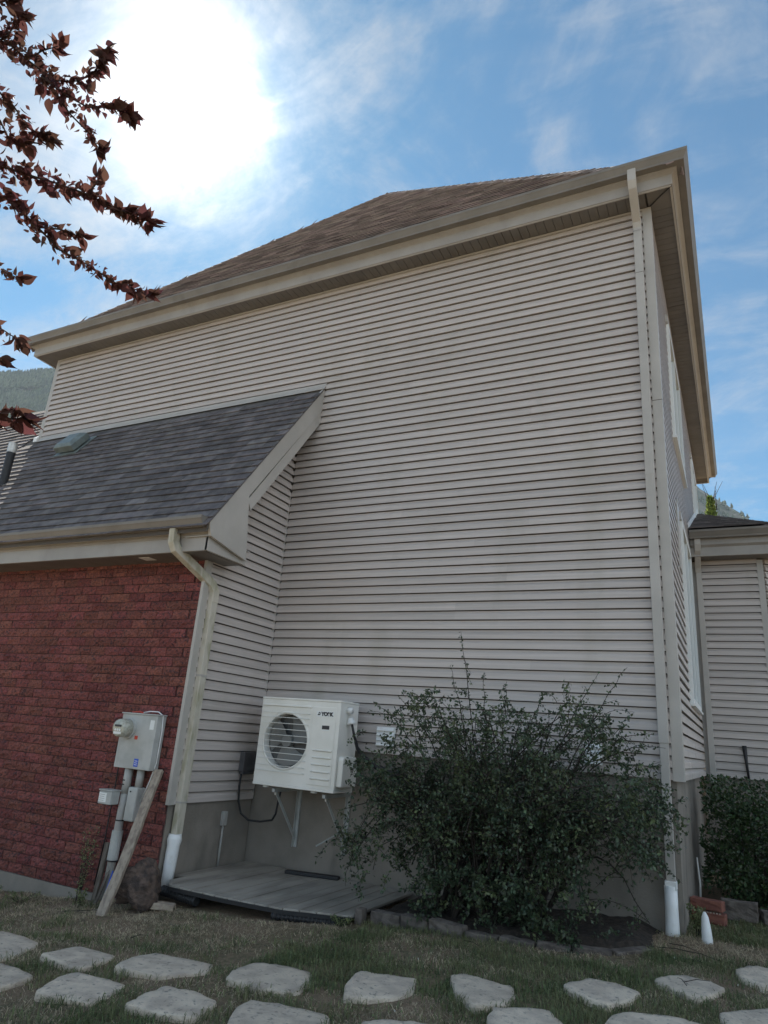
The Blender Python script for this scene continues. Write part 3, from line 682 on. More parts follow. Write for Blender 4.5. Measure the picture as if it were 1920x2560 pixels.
MB().tube([(W + .13, YW - .36, 3.26), (W + .13, YW - .36, 3.18), (W + .125, YW - .33, 3.10), (W + .105, YW - .10, 2.90), (W + .105, YW - .06, 2.82)], 1, sec=dsec(.08, .06), ref=(1, 0, 0)).build('elbow', M['trim'], wd_, bevel=.005)
MB().box(W + .07, W + .145, YW - .09, YW - .022, -.1, 2.85).build('pipe', M['trim'], wd_, bevel=.004)
tag(MB().tube([(5.06, YW - .03, .42), (5.07, YW - .04, .2), (5.09, YW - .035, -.1)], [.03, .018, .012], 8).build('hose_tap', M['black'], smooth=True), 'small black tap hanging on the siding of the side wing above the hedge', 'tap')

# ---- roof vent and stack
rv = thing('roof_vent', (-4.0, -.33, roofz(-.33)), 'grey green low profile roof vent on the lower roof', 'roof vent')
RA = Matrix.Translation((-4.02, -.36, roofz(-.36) + .012)) @ Matrix.Rotation(ang_l, 4, 'X')
vb = MB(); p0 = [(-.20, -.20), (.20, -.20), (.20, .20), (-.20, .20)]; p1 = [(-.155, -.15), (.155, -.15), (.12, .15), (-.12, .15)]
vb.v = [tuple(RA @ Vector((x, y, 0.03))) for x, y in p0] + [tuple(RA @ Vector((x, y, .125))) for x, y in p0] + [tuple(RA @ Vector((x, y, .165))) for x, y in p1]
vb.f = [(0, 1, 5, 4), (1, 2, 6, 5), (2, 3, 7, 6), (3, 0, 4, 7), (4, 5, 9, 8), (5, 6, 10, 9), (6, 7, 11, 10), (7, 4, 8, 11), (8, 9, 10, 11), (3, 2, 1, 0)]
vb.build('hood', M['ventgrey'], rv, bevel=.006); MB().box(-.25, .25, -.25, .28, .0, .012, RA).build('base_flange', M['ventgrey'], rv)
st = thing('vent_pipe', (-4.62, -.93, roofz(-.93)), 'black roof vent pipe with a pale metal collar on the lower roof', 'vent pipe')
ps = Vector((-4.72, -.90, roofz(-.90)))
MB().tube([ps + Vector((0, 0, -.05)), ps + Vector((0, 0, .62))], .062, 16).build('pipe', M['black'], st, smooth=False)
MB().tube([ps + Vector((0, 0, .52)), ps + Vector((0, 0, .68))], .068, 16).build('collar', M['flash'], st)

# ---- louvred vents on the main wall behind the shrub
for (x0, x1, z0, z1, nm) in ((1.54, 1.76, .07, .27, 'a'), (3.72, 3.88, .07, .25, 'b')):
    hv = MB(); hv.box(x0, x1, -.03, -.016, z0, z1); h_ = hv.build('wall_vent', M['win_white'], house)
    for k in range(4):
        z = lerp(z0, z1, (k + .5) / 4)
        MB().prism([(-.03, z - .018), (-.058, z - .014), (-.034, z + .02), (-.03, z + .02)], lambda u, v, w: (w, u, v), x0 + .012, x1 - .012).build('louvre', M['white_plastic'], h_)

# ------------------------------------------------------------ air conditioner
ac = thing('air_conditioner', (.88, -.36, -.40), 'white outdoor heat pump with round fan grille, hung on brackets above the grey deck', 'air conditioner')
AX0, AX1, AY0, AY1, AZ0, AZ1 = .385, 1.375, -.55, -.17, -.378, .468; AXM = 1.035
fcx, fcz, fr = .735, .052, .272
cs = MB()
sqr = [(AX0, AZ0), (AXM, AZ0), (AXM, AZ1), (AX0, AZ1)]
n_ = 64; ring = [(fcx + fr * math.cos(2 * PI * i / n_), fcz + fr * math.sin(2 * PI * i / n_)) for i in range(n_)]
def toedge(a):
    dx, dz = math.cos(a), math.sin(a); tx = ((AXM if dx > 0 else AX0) - fcx) / dx if abs(dx) > 1e-6 else 1e9; tz = ((AZ1 if dz > 0 else AZ0) - fcz) / dz if abs(dz) > 1e-6 else 1e9
    t_ = min(tx, tz); return (fcx + dx * t_, fcz + dz * t_)
# exact corners included
angs = sorted([2 * PI * i / n_ for i in range(n_)] + [math.atan2(z - fcz, x - fcx) % (2 * PI) for x, z in sqr])
n_ = len(angs)
def ringp(r_, y_): return [(fcx + r_ * math.cos(a), y_, fcz + r_ * math.sin(a)) for a in angs]
cs.v = [(toedge(a)[0], AY0, toedge(a)[1]) for a in angs] + ringp(fr + .028, AY0) + ringp(fr + .01, AY0 - .012) + ringp(fr, AY0 - .006) + ringp(fr - .004, AY0 + .10)
for k in range(4): cs.f += [(k * n_ + i, k * n_ + (i + 1) % n_, (k + 1) * n_ + (i + 1) % n_, (k + 1) * n_ + i) for i in range(n_)]
k0 = len(cs.v)
cs.v += [(AXM, AY0, AZ0), (AX1, AY0, AZ0), (AX1, AY0, AZ1), (AXM, AY0, AZ1), (AX0, AY1, AZ0), (AX1, AY1, AZ0), (AX1, AY1, AZ1), (AX0, AY1, AZ1), (AX0, AY0, AZ0), (AX0, AY0, AZ1)]
cs.f += [tuple(k0 + i for i in f) for f in ((0, 1, 2, 3), (1, 5, 6, 2), (2, 6, 7, 9, 3), (0, 8, 4, 5, 1), (8, 9, 7, 4), (4, 7, 6, 5))]
cs.build('casing', M['white_metal'], ac)
MB().box(AX0 - .006, AX1 + .006, AY0 - .008, AY1 + .004, AZ1 + .001, AZ1 + .022).build('top_cover', M['white_metal'], ac, bevel=.006)
MB().box(AX0 - .002, AX1 + .002, AY0 - .006, AY1, AZ0 - .026, AZ0 - .001).build('base_tray', M['white_metal'], ac, bevel=.003)
MB().tube([(fcx, AY0 + .09, fcz), (fcx, AY0 + .101, fcz)], fr - .003, 48).build('coil', M['coil'], ac)
fan = MB()
for k in range(3):
    a0 = k * 2 * PI / 3 + .5; vs_ = []
    for j in range(7):
        for i in range(4):
            a = a0 + (j / 6 - .5) * 1.5 + i * .10; r_ = .06 + .19 * i / 3
            vs_.append((fcx + r_ * math.cos(a), AY0 + .035 + .045 * (j / 6), fcz + r_ * math.sin(a)))
    fan.add(vs_, [(j * 4 + i, j * 4 + i + 1, (j + 1) * 4 + i + 1, (j + 1) * 4 + i) for j in range(6) for i in range(3)])
fan.tube([(fcx, AY0 + .02, fcz), (fcx, AY0 + .085, fcz)], .062, 20)
fan.build('fan', M['blade'], ac, fix=False)
for k, z in enumerate([.335, .285, .225, .165, .105, .045, -.015, -.075, -.135, -.20, -.255]):
    MB().tube([(AX0 + .02, AY0 - .004, z), (AX0 + .035, AY0 - .022, z), (AXM - .04, AY0 - .022, z), (AXM - .025, AY0 - .004, z)], .0036, 6).build('grille_wire', M['wire'], ac, fix=False)
MB().prism([(AY0 - .001, .395), (AY0 - .014, .402), (AY0 - .014, .412), (AY0 - .001, .418)], lambda u, v, w: (w, u, v), AX0 + .015, AXM - .01).build('panel_rib', M['white_metal'], ac)
MB().box(AXM + .012, AX1 - .045, AY0 - .007, AY0 - .0005, AZ0 + .03, .415).build('service_panel', M['white_metal'], ac, bevel=.005)
for k in range(5):
    z = -.02 - k * .068
    MB().prism([(AY0 - .0075, z - .004), (AY0 - .020, z + .002), (AY0 - .022, z + .008), (AY0 - .0075, z + .016)], lambda u, v, w: (w, u, v), 1.09, 1.315).build('louvre', M['white_metal'], ac, bevel=.002)
MB().box(1.175, 1.262, AY0 - .0095, AY0 - .0075, .195, .232).build('badge', M['logo'], ac)
MB().box(1.172, 1.262, AY0 - .0090, AY0 - .0074, .183, .192).build('badge', M['win_white'], ac)
def text(s_, loc, size, m, parent, name, R=(PI / 2, 0, 0), bold=.004, sx=1.0):
    cu = bpy.data.curves.new(name, 'FONT'); cu.body = s_; cu.size = size; cu.extrude = .0008; cu.offset = bold
    to = bpy.data.objects.new(name, cu); col.objects.link(to); dg = bpy.context.evaluated_depsgraph_get(); dg.update()
    me = bpy.data.meshes.new_from_object(to.evaluated_get(dg)); bpy.data.objects.remove(to)
    me.materials.clear(); me.materials.append(m); o = link(name, me, parent, loc, R); o.scale = (sx, 1, 1); return o
MB().box(1.095, 1.305, AY0 - .0090, AY0 - .0073, .318, .372).build('logo_plate', M['win_white'], ac)
text('YORK', (1.155, AY0 - .0098, .330), .048, M['logo'], ac, 'logo_lettering', sx=1.05)
sw = MB(); sw.prism([(1.105, .333), (1.128, .331), (1.145, .340), (1.128, .346), (1.112, .345)], lambda u, v, w: (u, w, v), AY0 - .0102, AY0 - .0092)
sw.prism([(1.113, .352), (1.132, .350), (1.148, .345), (1.140, .360), (1.125, .364)], lambda u, v, w: (u, w, v), AY0 - .0102, AY0 - .0092); sw.build('logo_emblem', M['logo'], ac)
# side: valve cover, knobs, cable
MB().prism([(-.52, -.345), (-.215, -.345), (-.215, -.12), (-.25, -.055), (-.50, -.055), (-.52, -.08)], lambda u, v, w: (w, u, v), AX1 + .001, AX1 + .065).build('valve_cover', M['white_metal'], ac, bevel=.012)
MB().box(AX1 + .066, AX1 + .068, -.31, -.25, -.13, -.115).build('sticker', M['ventgrey'], ac)
MB().tube([(AX1, -.40, .40), (AX1 + .055, -.40, .40)], .034, 14).build('valve_cap', M['white_plastic'], ac, smooth=True)
MB().tube([(AX1 + .03, -.38, .33), (AX1 + .04, -.38, .29), (AX1 + .045, -.38, .265)], [.026, .040, .048], 14).build('cable_boot', M['white_plastic'], ac, smooth=True)
MB().tube([(AX1 + .05, -.38, .27), (AX1 + .065, -.34, .16), (AX1 + .08, -.28, .04), (AX1 + .13, -.2, -.06), (AX1 + .30, -.10, -.16), (AX1 + .5, -.05, -.22)], [.012, .014, .018, .03, .035, .035], 10).build('refrigerant_hose', M['black'], ac, smooth=True)
for x in (.50, 1.10):
    MB().tube([(x, -.47, AZ0 - .029), (x, -.47, AZ0 - .050)], .034, 14).build('rubber_foot', M['white_plastic'], ac)
# brackets
def bracket(x, lab):
    b = thing('wall_bracket', (x, -.02, -1.0), lab, 'bracket', 'steel wall brackets under the air conditioner')
    MB().box(x - .018, x + .018, .0, .02, -1.03, -.40).build('upright', M['grey_metal'], b, bevel=.002)
    MB().box(x - .018, x - .014, -.035, .0, -1.03, -.40).build('upright_flange', M['grey_metal'], b)
    MB().box(x - .018, x + .018, -.52, -.001, AZ0 - .085, AZ0 - .052).build('arm', M['grey_metal'], b, bevel=.002)
    MB().tube([(x, -.46, AZ0 - .09), (x, -.03, -.93)], 1, sec=dsec(.012, .028), ref=(1, 0, 0)).build('brace', M['grey_metal'], b)
    MB().tube([(x, -.47, AZ0 - .053), (x, -.47, AZ0 - .115)], .012, 8).build('bolt', M['flash'], b)
bracket(.633, 'left steel bracket holding the white heat pump on the wall'); bracket(1.25, 'right steel bracket holding the white heat pump, nearer the shrub')
tag(MB().tube([(1.12, -.36, -.93), (1.20, -.25, -.86), (1.27, -.05, -.78)], .008, 6).build('bracing_rod', M['grey_metal']), 'thin rod crossing the right wall bracket below the heat pump', 'rod')
# disconnect box + cable
db = thing('disconnect_box', (.03, -.23, -.3), 'dark grey electrical disconnect box on the side wall behind the heat pump', 'electrical box')
MB().box(.018, .085, -.355, -.10, -.31, -.11).build('cover', M['dark_box'], db, bevel=.006)
MB().box(.018, .07, -.33, -.13, -.34, -.311).build('hinge', M['dark_box'], db)
MB().tube([(.05, -.33, -.34), (.05, -.335, -.46), (.06, -.33, -.62), (.09, -.30, -.74), (.18, -.27, -.80), (.32, -.25, -.80), (.46, -.23, -.77), (.52, -.26, -.70), (.56, -.30, -.58), (.60, -.32, -.42)], .011, 8).build('cable', M['black'], db, smooth=True)
cd = thing('conduit_riser', (.0, -.47, -1.27), 'thin grey conduit with a junction fitting on the foundation beside the deck', 'conduit')
MB().box(-.011, .03, -.51, -.44, -.86, -.72).build('fitting', M['conduit'], cd, bevel=.006)
MB().tube([(.008, -.475, -.86), (.008, -.475, -1.25)], .012, 8).build('pipe', M['conduit'], cd, smooth=True)

# ------------------------------------------------------------ electric meter
mt = thing('electric_meter', (-.42, YB - .07, -.32), 'grey electric meter cabinet with a round glass meter on the red brick wall', 'electric meter')
MY = YB - .012
MB().box(-.67, -.185, MY - .125, MY, -.325, .195).build('cabinet', M['grey_metal'], mt, bevel=.006)
MB().box(-.68, -.175, MY - .135, MY, .196, .210).build('lid', M['grey_metal'], mt, bevel=.004)
MB().tube([(-.555, MY - .125, .055), (-.555, MY - .150, .055)], .105, 28).build('socket_ring', M['grey_metal'], mt)
MB().tube([(-.555, MY - .150, .055), (-.555, MY - .23, .055), (-.555, MY - .262, .055), (-.555, MY - .268, .055)], [.092, .090, .082, .06], 28).build('meter_dome', mat('meter_glass', (0.50, 0.50, 0.42), (0.36, 0.36, 0.30), (40, 40, 40), rough=0.12, coat=0.8), mt, smooth=True)
MB().box(-.60, -.51, MY - .272, MY - .262, .065, .085).build('display', M['logo'], mt)
for dx in (-.03, 0, .03): MB().tube([(-.555 + dx, MY - .272, .035), (-.555 + dx, MY - .262, .035)], .011, 12).build('dial', M['win_white'], mt)
MB().box(-.555 - .05, -.555 + .05, MY - .2705, MY - .262, -.005, .018).build('nameplate', M['win_white'], mt)
MB().box(-.45, -.41, MY - .1285, MY - .125, -.045, -.01).build('seal', M['red'], mt)
lb = MB().box(-.40, -.345, MY - .1275, MY - .125, -.30, -.225).build('label', M['blue'], mt)
for k in range(3): MB().box(-.392, -.353, MY - .1285, MY - .1275, -.285 + k * .018, -.280 + k * .018).build('print', M['win_white'], lb)
MB().box(-.27, -.215, MY - .1275, MY - .125, .06, .15).build('sticker', M['win_white'], mt)
MB().tube([(-.62, MY - .05, .215), (-.50, MY - .08, .225), (-.45, MY - .06, .215)], .008, 6).build('wire_connector', M['red'], mt)
MB().tube([(-.46, MY - .06, .218), (-.35, MY - .07, .235), (-.24, MY - .07, .235), (-.18, MY - .06, .20), (-.172, MY - .05, .05), (-.175, MY - .05, -.25), (-.22, MY - .05, -.42), (-.30, MY - .05, -.62)], .006, 6).build('cable', M['white_plastic'], mt, smooth=True, label='thin white cable looping over the cabinet')
MB().tube([(-.62, MY - .05, .215), (-.72, MY - .04, .18), (-.76, MY - .03, .05), (-.735, MY - .03, -.10), (-.70, MY - .03, -.22), (-.695, MY - .03, -.50), (-.70, MY - .03, -1.0), (-.72, MY - .04, -1.42)], .007, 6).build('cable', M['black'], mt, smooth=True, label='black cable bowed beside the cabinet')
MB().tube([(-.50, MY - .07, -.325), (-.50, MY - .07, -.56)], .042, 14).build('conduit', M['conduit'], mt, smooth=True)
MB().tube([(-.345, MY - .06, -.325), (-.345, MY - .06, -.50)], .038, 14).build('conduit', M['conduit'], mt, smooth=True)
MB().tube([(-.50, MY - .07, -.56), (-.505, MY - .07, -.85), (-.515, MY - .07, -1.52)], .040, 14).build('conduit', M['conduit'], mt, smooth=True)
MB().tube([(-.506, MY - .07, -.90), (-.51, MY - .07, -1.16)], .052, 14).build('conduit_sleeve', M['grey_metal'], mt)
for z in (-.43, -.47, -.80, -1.16): MB().tube([(-.505, MY - .07, z), (-.505, MY - .07, z - .012)], .054 if z < -1 else .044, 14).build('cable_tie', M['black'], mt)
tb = thing('terminal_box', (-.56, MY - .1, -.66), 'small pale terminal box with a white label strapped to the meter conduit', 'electrical box')
MB().box(-.685, -.515, MY - .23, MY - .115, -.665, -.545).build('case', M['grey_metal'], tb, bevel=.01)
MB().box(-.69, -.51, MY - .235, MY - .11, -.544, -.530).build('lid', M['grey_metal'], tb, bevel=.004)
MB().box(-.675, -.575, MY - .2325, MY - .23, -.645, -.56).build('label', M['win_white'], tb)
for k in range(4): MB().box(-.665, -.60 + uni(-.01, .01), MY - .2335, MY - .2325, -.633 + k * .018, -.628 + k * .018).build('print', M['grey_metal'], tb)
gbx = thing('grounding_box', (-.36, MY - .05, -.8), 'long narrow grey cover box behind the leaning board under the meter', 'electrical box')
MB().box(-.425, -.30, MY - .115, MY, -.80, -.49).build('cover', M['grey_metal'], gbx, bevel=.014)
MB().tube([(-.38, MY - .117, -.53), (-.38, MY - .122, -.53)], .008, 8).build('screw', M['black'], gbx)

# leaning board, stakes, rock, bricks near the corner
bd = MB(); A_ = Vector((-.115, -1.41, -.31)); B_ = Vector((.03, -1.99, -1.47)); Bm = B_
dirb = (A_ - B_).normalized(); ub = Vector((1, .15, 0)); ub = (ub - dirb * ub.dot(dirb)).normalized(); nb = dirb.cross(ub)
NB = 14; ln = (A_ - B_).length
for j in range(NB + 1):
    t_ = j / NB; w_ = .046 + uni(-.003, .003); bow = .012 * math.sin(t_ * 5)
    for (a_, b_) in ((-1, -.4), (1, -.4), (1, .4), (-1, .4)): bd.v.append(tuple(B_ + dirb * ln * t_ + ub * (a_ * w_ + bow) + nb * b_ * .045))
bd.f = [(j * 4 + i, j * 4 + (i + 1) % 4, (j + 1) * 4 + (i + 1) % 4, (j + 1) * 4 + i) for j in range(NB) for i in range(4)] + [(3, 2, 1, 0), (NB * 4, NB * 4 + 1, NB * 4 + 2, NB * 4 + 3)]
tag(bd.build('wooden_board', M['wood'], bevel=.004), 'long weathered timber leaning on the brick wall in front of the meter conduit', 'timber')
def stick(x, y, z0, x1, y1, z1, w_, label, m=None, cat='wooden stake'):
    b = MB().tube([(x, y, z0), (lerp(x, x1, .5) + .005, lerp(y, y1, .5), lerp(z0, z1, .5)), (x1, y1, z1)], 1, sec=dsec(w_, w_ * .5), ref=(1, 0, 0))
    return tag(b.build('wooden_stake', m or M['wood_dark'], bevel=.003), label, cat)
stick(-.60, -1.50, -1.58, -.61, -1.44, -1.02, .055, 'short dark stake standing left of the meter conduit')
stick(-.52, -1.56, -1.56, -.50, -1.46, -1.22, .030, 'thin broken stake between the conduit and the leaning timber')
stick(-.47, -1.53, -1.55, -.465, -1.45, -1.25, .014, 'narrow bluish plastic strip beside the foot of the conduit', M['blue'], 'strip')
def rock(name, cx, cy, cz, sx, sy, sz, m, label, seed, cat='rock', sub=4, amp=.32):
    bm = bmesh.new(); bmesh.ops.create_icosphere(bm, subdivisions=sub, radius=1)
    for v in bm.verts:
        p = v.co.copy(); f_ = 1 + amp * mnoise.noise(p * 1.1 + Vector((seed, 0, 0))) + amp * .4 * mnoise.noise(p * 3 + Vector((0, seed, 0))) + amp * .2 * mnoise.noise(p * 8)
        v.co = Vector((p.x * sx, p.y * sy, max(p.z, -.6) * sz)) * f_
    me = bpy.data.meshes.new(name); bm.to_mesh(me); bm.free(); me.materials.append(m)
    me.polygons.foreach_set('use_smooth', [True] * len(me.polygons))
    return tag(link(name, me, None, (cx, cy, cz)), label, cat)
rock('rock', .12, -1.66, -1.27, .205, .15, .215, M['rock'], 'large rough brown rock at the foot of the downspout beside the brick wall', 3.3, amp=.42)
def slab(name, cx, cy, z, lx, ly, h, rz, m, label, cat, tilt=0, group=None, jag=.004, parent=None, rx=0):
    b = MB(); nx_ = 6; ny_ = 3
    bm = bmesh.new(); bmesh.ops.create_cube(bm, size=1); bmesh.ops.subdivide_edges(bm, edges=bm.edges[:], cuts=3, use_grid_fill=True)
    for v in bm.verts:
        v.co = Vector((v.co.x * lx, v.co.y * ly, v.co.z * h)); v.co += Vector((uni(-jag, jag), uni(-jag, jag), uni(-jag, jag) * .7))
    me = bpy.data.meshes.new(name); bm.to_mesh(me); bm.free(); me.materials.append(m)
    o = link(name, me, parent, (cx, cy, z), (rx, tilt, rz)); md = o.modifiers.new('bevel', 'BEVEL'); md.width = .006; md.segments = 2; md.angle_limit = math.radians(50)
    return tag(o, label, cat, group) if not parent else o
slab('loose_brick', .36, -1.60, -1.395, .20, .10, .05, .55, M['tanbrick'], 'pale flat brick lying on the dirt between the rock and the deck', 'brick', tilt=.05)

# ------------------------------------------------------------ deck
dk = thing('deck', (1.1, -.75, -1.28), 'low grey plank platform under the heat pump in the corner of the house', 'deck')
x = .02; i = 0
def front(x): return interp(x, [0, .30, .9, 1.5, 2.06], [-1.16, -1.50, -1.50, -1.455, -1.24])
while x < 2.0:
    w_ = .127; b = MB(); y0a, y0b = front(max(x, .085)) if x > .05 else -1.1, front(x + w_)
    if x < .05: y0a = y0b = -1.12
    zt = -1.25 + uni(-.002, .002)
    b.v = [(x, y0a, zt - .022), (x + w_, y0b, zt - .022), (x + w_, -.004, zt - .022), (x, -.004, zt - .022), (x, y0a, zt), (x + w_, y0b, zt), (x + w_, -.004, zt), (x, -.004, zt)]
    b.f = [(0, 3, 2, 1), (4, 5, 6, 7), (0, 1, 5, 4), (1, 2, 6, 5), (2, 3, 7, 6), (3, 0, 4, 7)]
    b.build('plank', M['deck'], dk, bevel=.003); x += w_ + .009; i += 1
eb = MB()
pts = [(.16, -1.30), (.30, -1.515), (.9, -1.515), (1.5, -1.47), (2.06, -1.255)]
eb.sweep([(0, -1.262), (0, -1.292), (-.02, -1.292), (-.02, -1.262)], pts).build('edge_strip', M['black'], dk)
MB().box(.06, 1.98, -1.1, -.05, -1.34, -1.273).build('joist', M['wood_dark'], dk)
cpipe = thing('corrugated_pipe', (.35, -1.45, -1.36), 'black corrugated drain pipe under the left front edge of the deck', 'drain pipe')
for nm, (xa, ya, xb, yb) in (('L', (.12, -1.38, .62, -1.47)),):
    pp = []; rr_ = []
    for k in range(61): t_ = k / 60; pp.append((lerp(xa, xb, t_), lerp(ya, yb, t_), -1.335)); rr_.append(.036 + .009 * (1 if (k // 2) % 2 else 0))
    MB().tube(pp, rr_, 12).build('hose', M['black'], cpipe)
cp2 = thing('corrugated_pipe', (1.8, -1.3, -1.34), 'black corrugated drain pipe under the right front edge of the deck', 'drain pipe')
pp = []; rr_ = []
for k in range(71): t_ = k / 70; pp.append((lerp(1.42, 2.02, t_), lerp(-1.46, -1.24, t_), -1.315)); rr_.append(.028 + .008 * (1 if (k // 2) % 2 else 0))
MB().tube(pp, rr_, 12).build('hose', M['black'], cp2)
tag(MB().box(0, .58, -.04, .04, 0, .03, Matrix.Translation((.70, -.215, -1.247)) @ Matrix.Rotation(math.radians(13), 4, 'Z')).build('dark_plank', M['black'], bevel=.005), 'dark plank lying on the deck against the foundation', 'plank')
tag(MB().box(2.06, 2.13, -1.20, -1.10, -1.42, -1.20).build('concrete_post', M['block'], bevel=.012), 'short grey concrete stub at the right end of the deck', 'post')

# ------------------------------------------------------------ planting bed and its edging
EDG = [(2.158, -1.057), (2.444, -1.076), (2.702, -1.103), (3.015, -1.131), (3.283, -1.119), (3.557, -1.111), (3.814, -1.081), (4.08, -0.986), (4.30, -0.70)]
bb = MB(); nx_, ny_ = 70, 34
for j in range(ny_ + 1):
    for i in range(nx_ + 1):
        x = lerp(2.08, 4.36, i / nx_); yf = interp(x, [p[0] for p in EDG], [p[1] for p in EDG]); y = lerp(yf + .02, .02, j / ny_)
        edge = min(1, j / 3) * min(1, i / 3) * min(1, (nx_ - i) / 6)
        bb.v.append((x, y, g(x, y) - .02 + edge * (.085 + .02 * mnoise.noise((x * 6, y * 6, 0)) + .012 * mnoise.noise((x * 20, y * 20, 0)))))
bb.f = [(j * (nx_ + 1) + i, j * (nx_ + 1) + i + 1, (j + 1) * (nx_ + 1) + i + 1, (j + 1) * (nx_ + 1) + i) for j in range(ny_) for i in range(nx_)]
tag(bb.build('planting_bed', M['soil'], smooth=True, fix=False), kind='structure')
names = ['leftmost edging block, next to the deck', 'second edging block from the deck', 'third edging block from the deck', 'edging block below the middle of the shrub', 'edging block just right of the shrub stems', 'edging block near the right part of the shrub', 'last but one edging block towards the downspout', 'edging block nearest the right downspout']
for i in range(8):
    a_, b_ = Vector(EDG[i]), Vector(EDG[i + 1]); m_ = (a_ + b_) / 2; d_ = b_ - a_
    slab('edging_block', m_.x, m_.y, g(m_.x, m_.y) + (.03 if i < 3 else .005 - .006 * i), d_.length - .015, .10, .12, math.atan2(d_.y, d_.x) + uni(-.04, .04), M['block'], names[i] + ' along the planting bed', 'edging block', tilt=uni(-.03, .03), group='edging blocks of the planting bed', jag=.006)

# ------------------------------------------------------------ stepping stones
ST = [
[(0.26, -3.358), (-0.091, -2.948), (-0.068, -2.853), (0.158, -2.83), (0.39, -2.865), (0.532, -3.157), (0.517, -3.274)],
[(0.721, -3.142), (0.774, -2.859), (1.138, -2.845), (1.161, -3.023), (1.154, -3.174), (1.008, -3.167)],
[(1.345, -3.077), (1.306, -2.884), (1.36, -2.708), (1.791, -2.646), (1.881, -2.788), (1.699, -3.038), (1.431, -3.083)],
[(2.103, -2.913), (2.066, -2.754), (2.073, -2.569), (2.255, -2.489), (2.475, -2.499), (2.582, -2.695), (2.606, -2.86), (2.411, -2.932)],
[(2.874, -2.809), (2.789, -2.604), (2.755, -2.395), (2.9, -2.325), (3.109, -2.276), (3.196, -2.519), (3.15, -2.678), (3.004, -2.772)],
[(0.892, -3.731), (0.658, -3.516), (0.663, -3.377), (0.828, -3.367), (1.033, -3.4), (1.024, -3.634)],
[(1.319, -3.628), (1.236, -3.421), (1.237, -3.271), (1.425, -3.242), (1.64, -3.244), (1.695, -3.419), (1.696, -3.575)],
[(1.916, -3.526), (1.884, -3.358), (1.887, -3.177), (2.058, -3.151), (2.285, -3.178), (2.336, -3.448), (2.131, -3.505)],
[(2.568, -3.468), (2.476, -3.276), (2.472, -3.126), (2.685, -3.073), (2.943, -3.057), (3.086, -3.364), (2.902, -3.495), (2.658, -3.598)],
[(3.202, -3.268), (3.173, -3.115), (3.242, -3.012), (3.375, -2.95), (3.521, -2.923), (3.609, -3.109), (3.494, -3.295), (3.349, -3.374)],
[(3.295, -2.197), (3.346, -2.107), (3.454, -2.109), (3.683, -2.13), (3.742, -2.284), (3.739, -2.458), (3.592, -2.588), (3.439, -2.474)],
[(3.718, -2.743), (3.709, -2.576), (3.826, -2.484), (3.977, -2.416), (4.093, -2.595), (4.099, -2.827), (3.968, -2.945), (3.8, -2.973)],
[(3.953, -2.019), (4.055, -1.763), (4.219, -1.733), (4.379, -1.819), (4.341, -2.026), (4.237, -2.185), (4.114, -2.146)],
[(4.416, -1.547), (4.498, -1.382), (4.589, -1.297), (4.728, -1.329), (4.836, -1.406), (4.708, -1.761), (4.604, -1.724)],
[(4.876, -0.941), (4.953, -0.749), (5.082, -0.708), (5.221, -0.722), (5.176, -1.108), (5.043, -1.225), (4.912, -1.123)],
[(4.805, -1.94), (4.902, -1.798), (5.058, -1.629), (5.225, -1.56), (5.18, -1.938), (4.98, -2.147), (4.849, -2.117)],
[(4.269, -2.524), (4.294, -2.304), (4.352, -2.204), (4.583, -2.098), (4.759, -2.125), (4.708, -2.436), (4.466, -2.635), (4.318, -2.675)]]
SL = ['grey stepping stone at the far left of the back row, cut by the picture edge', 'second stepping stone of the back row, below the leaning timber', 'third and widest stepping stone of the back row, below the loose brick',
 'fourth stepping stone of the back row, in front of the deck', 'fifth stepping stone of the back row, a near square below the left edging blocks', 'small sliver of stepping stone at the left edge, front row',
 'second stepping stone of the front row from the left', 'third stepping stone of the front row from the left', 'large stepping stone at the bottom edge left of centre', 'mostly cropped stepping stone at the bottom edge left of the middle',
 'sixth stepping stone of the back row, ragged and pale', 'rounded square stepping stone at the bottom edge right of the middle', 'seventh stepping stone of the back row, below the shrub', 'eighth stepping stone of the back row, with twigs lying on it',
 'last stepping stone of the back row at the right edge', 'stepping stone in the bottom right corner', 'stepping stone at the bottom edge, second from the right corner']
def stone(poly, label, h=.030):
    cx = sum(p[0] for p in poly) / len(poly); cy = sum(p[1] for p in poly) / len(poly)
    pts = []
    n_ = len(poly)
    for i in range(n_):      # soften the outline
        a_, b_ = Vector(poly[i]), Vector(poly[(i + 1) % n_])
        for t_ in (.08, .30, .5, .70, .92):
            p = a_.lerp(b_, t_); q = .014 * mnoise.noise((p.x * 16, p.y * 16, 2)) + .005 * mnoise.noise((p.x * 60, p.y * 60, 2)); d_ = (p - Vector((cx, cy))).normalized(); pts.append(p + d_ * q)
    n_ = len(pts); z0 = g(cx, cy); b = MB()
    for (s_, dz) in ((1.02, -.06), (1.015, h * .45), (1.0, h * .85), (.985, h), (.80, h + .002), (.55, h + .001), (.28, h + .002)):
        for p in pts:
            x, y = cx + (p.x - cx) * s_, cy + (p.y - cy) * s_
            b.v.append((x, y, z0 + dz + (.006 * mnoise.noise((x * 6, y * 6, 1)) + .004 * mnoise.noise((x * 22, y * 22, 4)) + .003 * mnoise.noise((x * 60, y * 60, 4)) if dz > 0 else 0)))
    k = 7; b.v.append((cx, cy, z0 + h + .004))
    b.f = [(r * n_ + i, r * n_ + (i + 1) % n_, (r + 1) * n_ + (i + 1) % n_, (r + 1) * n_ + i) for r in range(k - 1) for i in range(n_)] + [((k - 1) * n_ + i, (k - 1) * n_ + (i + 1) % n_, k * n_) for i in range(n_)]
    return tag(b.build('stepping_stone', M['paver'], smooth=True), label, 'stepping stone', 'stepping stones across the lawn')
for p, l_ in zip(ST, SL): stone(p, l_)

